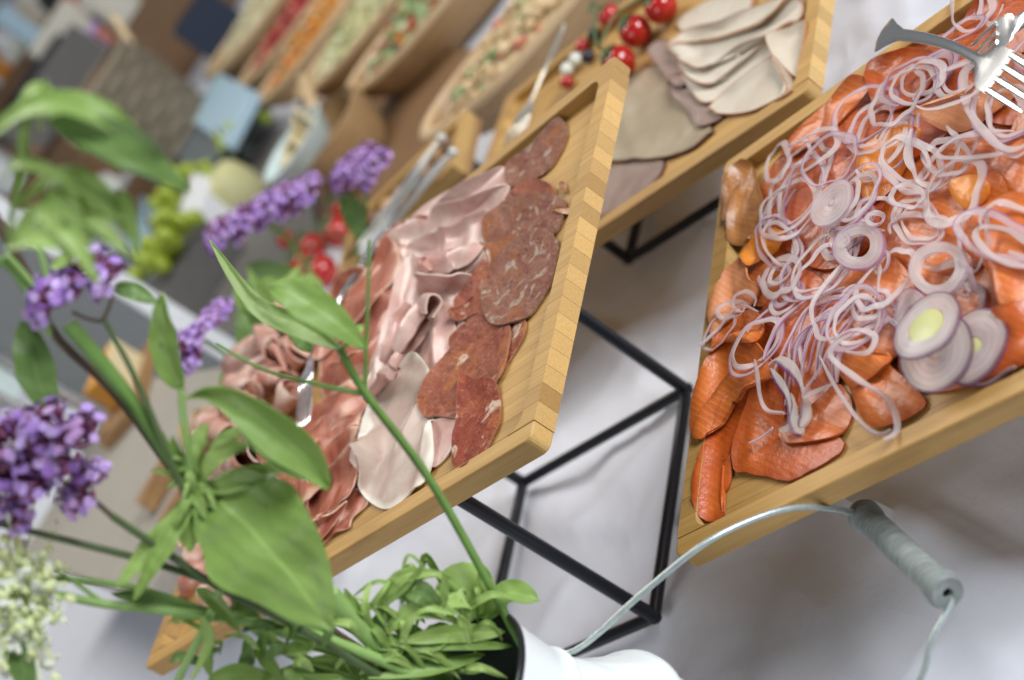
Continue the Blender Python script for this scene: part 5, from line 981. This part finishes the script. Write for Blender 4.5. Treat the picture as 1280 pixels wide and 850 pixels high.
# white paper / linen under the bowls edge, small dish of cheese in a round wooden bowl
c = at(462, 205, .0); t = empty('wooden_bowl', (c[0], c[1], 0), label='round wooden bowl lined with a pale dish of cheese', cat='bowl')
MB().lathe([(.002, .0), (.05, .0), (.075, .03), (.088, .075), (.090, .095), (.084, .096), (.080, .076), (.066, .034), (.002, .02)], (0, 0, 0), 40, False).build('shell', 'bowlwood', t)
t2 = empty('cheese_dish', (c[0] - .045, c[1] - .01, .05), label='pale green glazed dish with cheese slices in front of the wooden bowls', cat='dish')
MB().lathe([(.002, .03), (.04, .03), (.06, .045), (.074, .075), (.076, .077), (.071, .078), (.056, .050), (.002, .038)], (0, 0, 0), 40, False).build('dish', 'porcelain', t2)
for q in range(5): tag(MB().box((c[0] - .06 + .016 * q, c[1] - .02 + .012 * (q % 2), .105 + .006 * q), (.055, .006, .045), R(30 + 14 * q)).build('cheese_slice', 'cheese_pale', smooth=False), 'pale yellow cheese slice propped in the green glazed dish', 'cheese', 'cheese slices in the glazed dish')
# small wooden tray with tongs behind the ham tray
def plain_tray(cx, cy, z, L_, W_, yaw, label):
    c = at(cx, cy, z); t = empty('wooden_tray', (c[0], c[1], z), yaw, label=label, cat='tray')
    MB().box((0, 0, .004), (L_, W_, .008)).build('bottom', 'boardwood', t, False)
    for sx_ in (-1, 1): bevel(MB().box((sx_ * (L_ / 2 - .007), 0, .017), (.0138, W_ - .0282, .0178)).build('wall', 'bamboo', t, False), .001); bevel(MB().box((0, sx_ * (W_ / 2 - .007), .0171), (L_, .0138, .018)).build('wall', 'bamboo', t, False), .001)
    return c
ct = plain_tray(520, 258, .075, .24, .115, R(-38), 'small wooden tray of browned bites with steel tongs across it')
tag(MB().box((ct[0], ct[1], .037), (.16, .08, .0725), R(-38)).build('riser_box', 'dark', smooth=False), 'dark box lifting the small wooden tray', 'box')
rd = random.Random(9)
for q in range(16):
    u, v = (q % 8 - 3.5) * .026, (q // 8 - .5) * .04; ca, sa = math.cos(R(-38)), math.sin(R(-38)); tag(MB().ball((ct[0] + u * ca - v * sa, ct[1] + u * sa + v * ca, ct[2] + .008 + .010), .0135, 10, (1, .8, .75)).build('browned_bite', ['brownwood', 'bread', 'boardwood'][q % 3]), 'roasted brown bite lying in the small wooden tray', 'snack', 'browned bites in the small tray')
def tongs(p0, p1, label, spread=.018):
    p0, p1 = np.array(p0), np.array(p1); c = (p0 + p1) / 2; t = empty('serving_tongs', tuple(c), label=label, cat='tongs', group='steel serving tongs'); d = p1 - p0; s_ = np.cross(d, [0, 0, 1]); s_ /= np.linalg.norm(s_)
    for sg in (-1, 1): MB().tube([p0 - c, p0 - c + d * .3 + s_ * sg * spread * .5, p0 - c + d * .75 + s_ * sg * spread, p1 - c + s_ * sg * spread * .6], [.0025, .0032, .0032, .005], 8).build('arm', 'brushed', t)
    MB().ball(p0 - c, .006, 8).build('hinge', 'brushed', t)
tongs(at(566, 190, .115), at(470, 292, .105), 'steel tongs lying across the small wooden tray')
tongs(at(552, 172, .120), at(452, 312, .110), 'steel tongs leaning beyond the small wooden tray')
# tomatoes behind the ham tray
vine(lambda x, y: at(x, y, .02), [(440, 302, .025), (404, 322, .024), (420, 352, .026), (392, 342, .022), (458, 314, .018), (368, 306, .016), (446, 270, .022)], 'heap of red vine tomatoes behind the ham tray', 'vine tomatoes')
# low vases of verbena further back
def low_vase(x, y, r, h, label):
    t = empty('flower_vase', (x, y, 0), label=label, cat='vase'); MB().lathe([(.002, .001), (r * .8, .001), (r, h * .4), (r * .85, h * .9), (r * .9, h), (r * .82, h), (r * .78, h * .85), (r * .9, h * .4), (.002, .012)], (0, 0, 0), 28, False).build('body', 'porcelain', t)
low_vase(-.075, 1.785, .055, .075, 'low glazed vase holding the verbena behind the ham tray'); low_vase(-.205, 1.50, .026, .11, 'slim glazed vase holding the soft verbena cluster')
V1, V2, V3 = seen((-.09, 1.785, .03)), seen((-.06, 1.787, .03)), seen((-.205, 1.50, .03))
t, p = plant('verbena_stem', (V1, (412, 395, 1.83), (395, 350, 1.80), (360, 300, 1.76), (330, 275, 1.74)), .003, .0025, 'stem', 'blurred purple verbena rising behind the ham tray', group='stems standing behind the ham tray')
for q, (x, y) in enumerate(((282, 295), (312, 280), (338, 265), (365, 252), (384, 246))): head(t, p, x, y, 1.72, .028, 110, 30 + q, .8, fscale=1.25)
lf(t, p, ((400, 370, 1.8), (350, 345, 1.78), (310, 330, 1.77)), .03, 'leaf_dark'); lf(t, p, ((405, 380, 1.8), (390, 410, 1.8), (350, 430, 1.8)), .04, 'leaf')
t, p = plant('verbena_stem', (V2, (445, 340, 1.83), (456, 270, 1.80), (458, 225, 1.77)), .003, .0025, 'stem', 'blurred verbena head in front of the round wooden bowl', group='stems standing behind the ham tray')
for q, (x, y) in enumerate(((440, 222), (470, 214), (456, 208))): head(t, p, x, y, 1.75, .028, 100, 40 + q, .8, fscale=1.25)
lf(t, p, ((452, 300, 1.8), (440, 262, 1.79), (425, 240, 1.78)), .03, 'leaf_dark')
t, p = plant('verbena_stem', (V3, (325, 490, 1.49), (290, 450, 1.47), (255, 425, 1.45)), .0025, .002, 'stem', 'soft purple verbena cluster left of the ham tray', group='stems standing behind the ham tray')
for q, (x, y) in enumerate(((235, 430), (262, 405), (250, 420), (244, 452), (278, 392))): head(t, p, x, y, 1.44, .016, 60, 50 + q, .8, fscale=1.1)
for pts, wd, mt in [*[(((rdw.uniform(310, 390), rdw.uniform(380, 480), 1.5), (rdw.uniform(300, 390), rdw.uniform(350, 440), 1.5), (rdw.uniform(290, 400), rdw.uniform(320, 420), 1.5)), rdw.uniform(.015, .03), rdw.choice(['leaf', 'leaf_light', 'leaf_dark'])) for q in range(22)], (((330, 480, 1.52), (320, 430, 1.5), (300, 385, 1.5)), .04, 'leaf_dark'), (((340, 470, 1.53), (370, 430, 1.52), (372, 370, 1.52)), .03, 'leaf'), (((335, 480, 1.53), (300, 470, 1.5), (275, 490, 1.5)), .035, 'leaf'), (((345, 460, 1.54), (350, 400, 1.54), (335, 350, 1.55)), .03, 'leaf_light'), (((320, 480, 1.52), (340, 440, 1.52), (310, 410, 1.52)), .04, 'leaf_dark'), (((365, 400, 1.55), (355, 370, 1.55), (330, 350, 1.55)), .03, 'leaf_dark')]: lf(t, p, pts, wd, mt)
# stone slab on a wire stand, cheese and boards on it
a_, b_ = np.array([-.32, .947]), np.array([.947, .32]); o_ = np.array([-.450, 1.530]); yw = math.atan2(b_[1], b_[0])
t = empty('stone_slab', (o_[0], o_[1], .122), yw, label='beige speckled stone slab in two pieces beside the ham tray', cat='slab')
for l0, l1 in ((0, .205), (.2085, .70)): bevel(MB().box((.15, (l0 + l1) / 2, .014), (.30, l1 - l0, .028)).build('slab_piece', 'stone', t, False), .002)
fo = Field((0, 0, 0), 0, 0); cc = o_ + a_ * .35 + b_ * .15
stand((cc[0], cc[1], 0), yw, -.11, -.25, .11, .25, .122, 'black wire stand carrying the beige stone slab')
def slab_at(x, y): return at(x, y, .150)
cb = slab_at(172, 495); bevel(tag(MB().box((cb[0], cb[1], .160), (.17, .085, .019), R(62)).build('wooden_board', 'boardwood', smooth=False), 'small dark wooden board under the orange cheese', 'board'), .002)
cw = empty('cheese_wedge', (cb[0], cb[1], .1698), R(62), label='wedge of orange cheese with a pale rind on the wooden board', cat='cheese')
wv = [(-.045, -.025), (.05, -.025), (.05, .01), (-.03, .025)]; bevel(MB().add([(x, y, 0) for x, y in wv] + [(x, y, .05) for x, y in wv], [(3, 2, 1, 0), (4, 5, 6, 7), (0, 1, 5, 4), (1, 2, 6, 5), (2, 3, 7, 6), (3, 0, 4, 7)]).build('paste', 'cheese', cw, False), .003)
MB().box((.0025, -.0275, .025), (.095, .0045, .05)).build('rind', 'cheese_pale', cw, False)
for q, (x, y, yw2, ln) in enumerate(((208, 612, 15, .06), (236, 640, 18, .05), (150, 532, 60, .07))):
    p = slab_at(x, y); tag(MB().box((p[0], p[1], .162), (ln, .022, .022), R(yw2)).build('wooden_block', 'boardwood', smooth=False), ['square wooden block at the edge of the stone slab by the ham', 'smaller wooden block close to the ham tray end', 'wooden block under the cheese board end'][q], 'block')
for q in range(7):
    p = slab_at(250 + q * 6, 575 - q * 5); d = np.array([.02 * math.sin(q), .10 + .02 * math.cos(q * 2), .0]); tag(MB().tube([p + [0, 0, .006 + .004 * (q % 3)], p + d * .5 + [0, 0, .010 + .004 * (q % 3)], p + d + [0, 0, .008 + .004 * (q % 3)]], .005, 8).build('breadstick', ['bread', 'bread_pale', 'boardwood'][q % 3]), 'thin brown breadstick in the loose bundle on the stone slab', 'breadstick', 'breadsticks on the stone slab')
# chrome framed grey panel
p0, p1 = at(128, 512, .15), at(196, 400, .15); d = p1 - p0; ln = np.hypot(d[0], d[1]); yw = math.atan2(d[1], d[0]); t = empty('menu_stand', (p0[0], p0[1], 0), yw, label='grey panel held by two upright chrome posts', cat='panel stand')
MB().box((ln / 2, .014, .32), (ln, .012, .62)).build('panel', 'greypanel', t, False)
MB().box((ln + .02, .014, .30), (.035, .010, .56)).build('edge_strip', 'paper', t, False)
for x in (-.012, -.062): MB().tube([(x, 0, .012), (x, 0, .60)], .0095, 12).build('post', 'steel', t); MB().ball((x, 0, .020), .02, 12, (1, 1, .7)).build('post_foot', 'steel', t)
MB().box((ln * .4, 0, .006), (ln + .15, .10, .011)).build('base_plate', 'brushed', t, False); MB().box((-.037, 0, .42), (.03, .004, .30)).build('glass_strip', 'porcelain', t, False)
# grapes, cards, basket and far clutter
tag(bevel(MB().box((-.15, 5.70, .124), (1.5, 1.4, .246)).build('lower_riser', 'brownwood', smooth=False), .004), 'broad brown riser step at the far end of the table', 'riser'); tag(bevel(MB().box((-.15, 6.06, .346), (1.5, .68, .188)).build('upper_riser', 'brownwood', smooth=False), .004), 'upper brown riser step carrying the farthest boxes', 'riser')
def bunch(x, y, z, n, r, label):
    c = at(x, y, z); t = empty('grape_bunch', (c[0], c[1], z), label=label, cat='grapes', group='green grape bunches'); rd = random.Random(int(x)); g0 = None
    for q in range(n):
        p = (rd.gauss(0, .045), rd.gauss(0, .03), r * .95 + rd.random() * .05)
        if g0 is None: o = MB().ball((0, 0, 0), r, 12, (1, 1, 1.15)).build('grape', 'grape', t); g0 = o.data
        else: o = bpy.data.objects.new('grape', g0); C.objects.link(o); o.parent = t
        o.location = p
    MB().tube([(0, 0, .02), (.01, 0, .06), (.03, .01, .09)], .003, 6).build('stalk', 'stem_brown', t)
bunch(238, 262, .06, 22, .017, 'green grape bunch below the pale blue box'); bunch(222, 320, .10, 26, .017, 'green grape bunch beside the soft verbena cluster'); bunch(306, 205, .03, 12, .016, 'small green grape bunch by the pale blue box')
for x, y, lab, z in ((238, 262, 'dark crate under the grapes below the pale blue box', .058), (222, 320, 'dark crate under the grapes beside the verbena', .098)):
    c = at(x, y, z); tag(MB().box((c[0], c[1], z / 2), (.17, .13, z - .002)).build('crate', 'slate', smooth=False), lab, 'crate')
def flat_box(px, z, th, mat, nm, label, cat, group=None):
    P = np.array([at(x, y, z) for x, y in px]); n = len(P); c = P.mean(0); V = [tuple(p) for p in P] + [(p[0], p[1], z - th) for p in P]
    return tag(bevel(fix(mk(nm, V, [tuple(range(n)), tuple(range(n, 2 * n))[::-1]] + [(q, (q + 1) % n, n + (q + 1) % n, n + q) for q in range(n)], mat, smooth=False)), .003), label, cat, group)
flat_box(((392, 130), (505, 60), (640, 60), (560, 190), (470, 300), (400, 300)), .014, .012, 'brownwood', 'serving_board', 'wide brown board under the pasta bowl and cheese dish', 'board'); flat_box(((255, 240), (330, 170), (385, 150), (395, 300), (330, 420), (240, 420)), .016, .014, 'slate', 'serving_board', 'dark grey slate board under the round cheese', 'board')
flat_box(((272, 96), (312, 117), (281, 178), (247, 152)), .077, .059, 'card_grey', 'dark_crate', 'dark grey crate under the pale blue flat box', 'crate'); flat_box(((246, 158), (280, 184), (250, 214), (217, 190)), .069, .051, 'card_grey', 'dark_crate', 'dark grey crate under the dark grey flat box', 'crate')
flat_box(((268, 88), (318, 114), (283, 182), (240, 152)), .10, .022, 'card_blue', 'blue_box', 'pale blue flat box by the wooden bowls', 'box'); flat_box(((242, 154), (282, 184), (250, 218), (211, 190)), .09, .020, 'card_grey', 'dark_box', 'dark grey box touching the pale blue one', 'box')
flat_box(((176, 244), (217, 262), (196, 328), (154, 302)), .05, .048, 'card_blue', 'blue_box', 'pale blue flat box beside the grapes', 'box'); flat_box(((150, 304), (192, 332), (170, 360), (130, 335)), .04, .038, 'card_grey', 'dark_box', 'dark grey box in front of the grape side blue box', 'box'); flat_box(((240, 214), (262, 222), (244, 274), (224, 262)), .11, .108, 'paper', 'white_carton', 'small white carton between the grapes and the dark box', 'carton')
c = at(318, 262, 0); tag(MB().lathe([(.002, 0), (.05, 0), (.06, .01), (.064, .05), (.058, .09), (.045, .105), (.002, .108)], (c[0], c[1], 0), 32, False).build('cheese_round', 'couscous'), 'olive yellow round cheese beside the grapes', 'cheese')
tag(MB().tube(spline([at(366, 228, .075), at(380, 180, .078), at(392, 140, .080), at(380, 100, .085)], 16), [.012] * 16, 10).build('wooden_ladle', 'bowlrim'), 'curved pale wooden ladle handle by the round cheese', 'ladle')
# wicker basket
c = at(262, 200, 0); t = empty('wicker_basket', (c[0], c[1], 0), label='tall grey brown wicker basket with an arched handle', cat='basket')
mb = MB(); mb.lathe([(.10, .004), (.115, .17), (.125, .33), (.115, .33), (.10, .04), (.002, .03)], (0, 0, 0), 32, False).build('lining', 'brownwood', t)
for q in range(12):
    zz = .015 + q * .028; rr = .108 + .02 * zz / .34 * 1.2; MB().tube([(rr * math.cos(a) * (1 + .025 * math.sin(8 * a + q * math.pi)), rr * math.sin(a) * (1 + .025 * math.sin(8 * a + q * math.pi)), zz) for a in np.linspace(0, 2 * math.pi, 49)], .013, 6).build('weave', 'wicker', t)
MB().tube([(.125 + .03 * math.sin(a), .05 * math.cos(a), .31 + .06 * math.sin(a)) for a in np.linspace(0, math.pi, 16)], .010, 8).build('handle', 'bread_pale', t)
def clutter(x, y, z0, d, rz, mat, nm, label, cat, kind='box'):
    if z0 == 0:                             # the far end of the table is stepped
        for z1, lim in ((0, 4.85), (.25, 5.62), (.44, 6.3)):
            if at(x, y, z1)[1] < lim: z0 = z1; break
        else: z0 = .44
    c = at(x, y, z0)
    if c[1] > 6.3: c = np.array([c[0] / c[1] * 6.3, 6.3, z0])
    if z0 == .25: c[1] = max(c[1], 5.08)
    if z0 == .44: c[1] = max(c[1], 5.8)
    if kind == 'box': o = bevel(MB().box((c[0], c[1], z0 + d[2] / 2), d, R(rz)).build(nm, mat, smooth=False), .006)
    elif kind == 'ball': o = MB().ball((c[0], c[1], z0 + d[2]), d[0], 14, (1, d[1] / d[0], d[2] / d[0])).build(nm, mat)
    else: o = MB().lathe([(.002, 0), (d[0], 0), (d[0] * 1.05, d[2] * .2), (d[0], d[2] * .8), (d[0] * .8, d[2]), (.002, d[2])], (c[0], c[1], z0), 24, False).build(nm, mat)
    return tag(o, label, cat, 'far end of the buffet')
clutter(140, 178, 0, (.30, .2, .161), 20, 'dark', 'black_crate', 'low black crate behind the long leaves', 'crate'); clutter(95, 150, .0, (.42, .3, .14), 10, 'slate', 'slate_crate', 'grey crate at the far end of the table', 'crate')
clutter(178, 150, 0, (.07, .03, .34), 20, 'card_blue', 'tall_card', 'narrow pale blue stand next to the basket', 'sign'); clutter(168, 172, 0, (.10, .08, .10), 20, 'paper', 'paper_box', 'small white paper box by the basket', 'box')
clutter(120, 175, .162, (.05, .05, .045), 0, 'bread_pale', 'bread_roll', 'pale round roll on the black crate', 'bread', 'ball'); clutter(152, 158, .162, (.05, .05, .045), 0, 'orange', 'orange_fruit', 'orange lying on the black crate', 'orange', 'ball'); clutter(88, 162, .142, (.06, .05, .045), 0, 'bread', 'bread_roll', 'brown bread roll on the grey crate', 'bread', 'ball')
clutter(60, 178, .142, (.05, .05, .045), 0, 'bread', 'bread_roll', 'browned bun at the end of the grey crate', 'bread', 'ball'); clutter(110, 130, .145, (.16, .10, .12), 20, 'cream_box', 'cream_carton', 'cream carton standing on the grey crate', 'carton'); clutter(190, 95, 0, (.30, .10, .20), 10, 'cream_box', 'long_carton', 'long cream carton with a red side', 'carton'); clutter(184, 104, 0, (.30, .04, .13), 10, 'red_box', 'red_carton', 'red carton in front of the long cream one', 'carton')
clutter(60, 130, .0, (.14, .12, .14), 5, 'navy', 'navy_bag', 'dark blue bag at the far table end', 'bag'); clutter(30, 170, 0, (.18, .14, .12), 0, 'paper', 'white_box', 'white box beside the dark blue bag', 'box'); clutter(20, 215, 0, (.16, .16, .1), 0, 'orange', 'orange_tub', 'orange yellow tub behind the long leaves', 'tub', 'lathe'); clutter(110, 235, 0, (.1, .1, .11), 0, 'porcelain', 'pale_cup', 'pale cup half hidden by the long leaves', 'cup', 'lathe')
clutter(70, 300, 0, (.06, .06, .05), 0, 'bread', 'bread_roll', 'brown roll lying near the woody stem', 'bread', 'ball'); clutter(30, 320, 0, (.07, .07, .12), 0, 'paper', 'white_cup', 'white cup beside the woody stem', 'cup', 'lathe'); clutter(150, 245, 0, (.05, .05, .045), 0, 'budwhite', 'egg', 'white egg shaped cheese near the dark box', 'cheese', 'ball'); clutter(120, 262, 0, (.36, .3, .05), 15, 'brownwood', 'serving_board', 'broad brown serving board under the far leaves', 'board'); clutter(190, 240, 0, (.16, .20, .06), 15, 'brownwood', 'serving_board', 'smaller brown serving board next to the basket', 'board')
clutter(292, 52, 0, (.16, .12, .16), -10, 'navy', 'dark_jacket_bag', 'dark navy bag behind the basket', 'bag'); clutter(272, 40, 0, (.12, .1, .30), -10, 'red_box', 'red_tin', 'red tin behind the basket handle', 'tin'); clutter(245, 35, 0, (.09, .09, .16), 0, 'cream_box', 'cream_tin', 'cream tin at the table end behind the basket', 'tin', 'lathe')

rd = random.Random(21)
for q in range(95):
    x, y = rd.uniform(0, 250), rd.uniform(5, 210)
    if y > 215 - x * .62 or y > 150 and x > 80: continue
    mt = rd.choice(['cream_box', 'paper', 'dark', 'bread', 'red_box', 'cream_box', 'veg_dark', 'pasta', 'orange', 'bread_pale', 'budwhite', 'pasta_red', 'dark', 'petal'])
    if q % 2: clutter(x, y, 0, (rd.uniform(.03, .07), .05, rd.uniform(.05, .13)), 0, mt, 'jar', 'one of the small jars crowded at the far end of the table', 'jar', 'lathe')
    else: clutter(x, y, 0, (rd.uniform(.08, .2), rd.uniform(.06, .12), rd.uniform(.05, .12)), rd.uniform(0, 90), mt, 'packet', 'one of the small packets crowded at the far end of the table', 'packet')
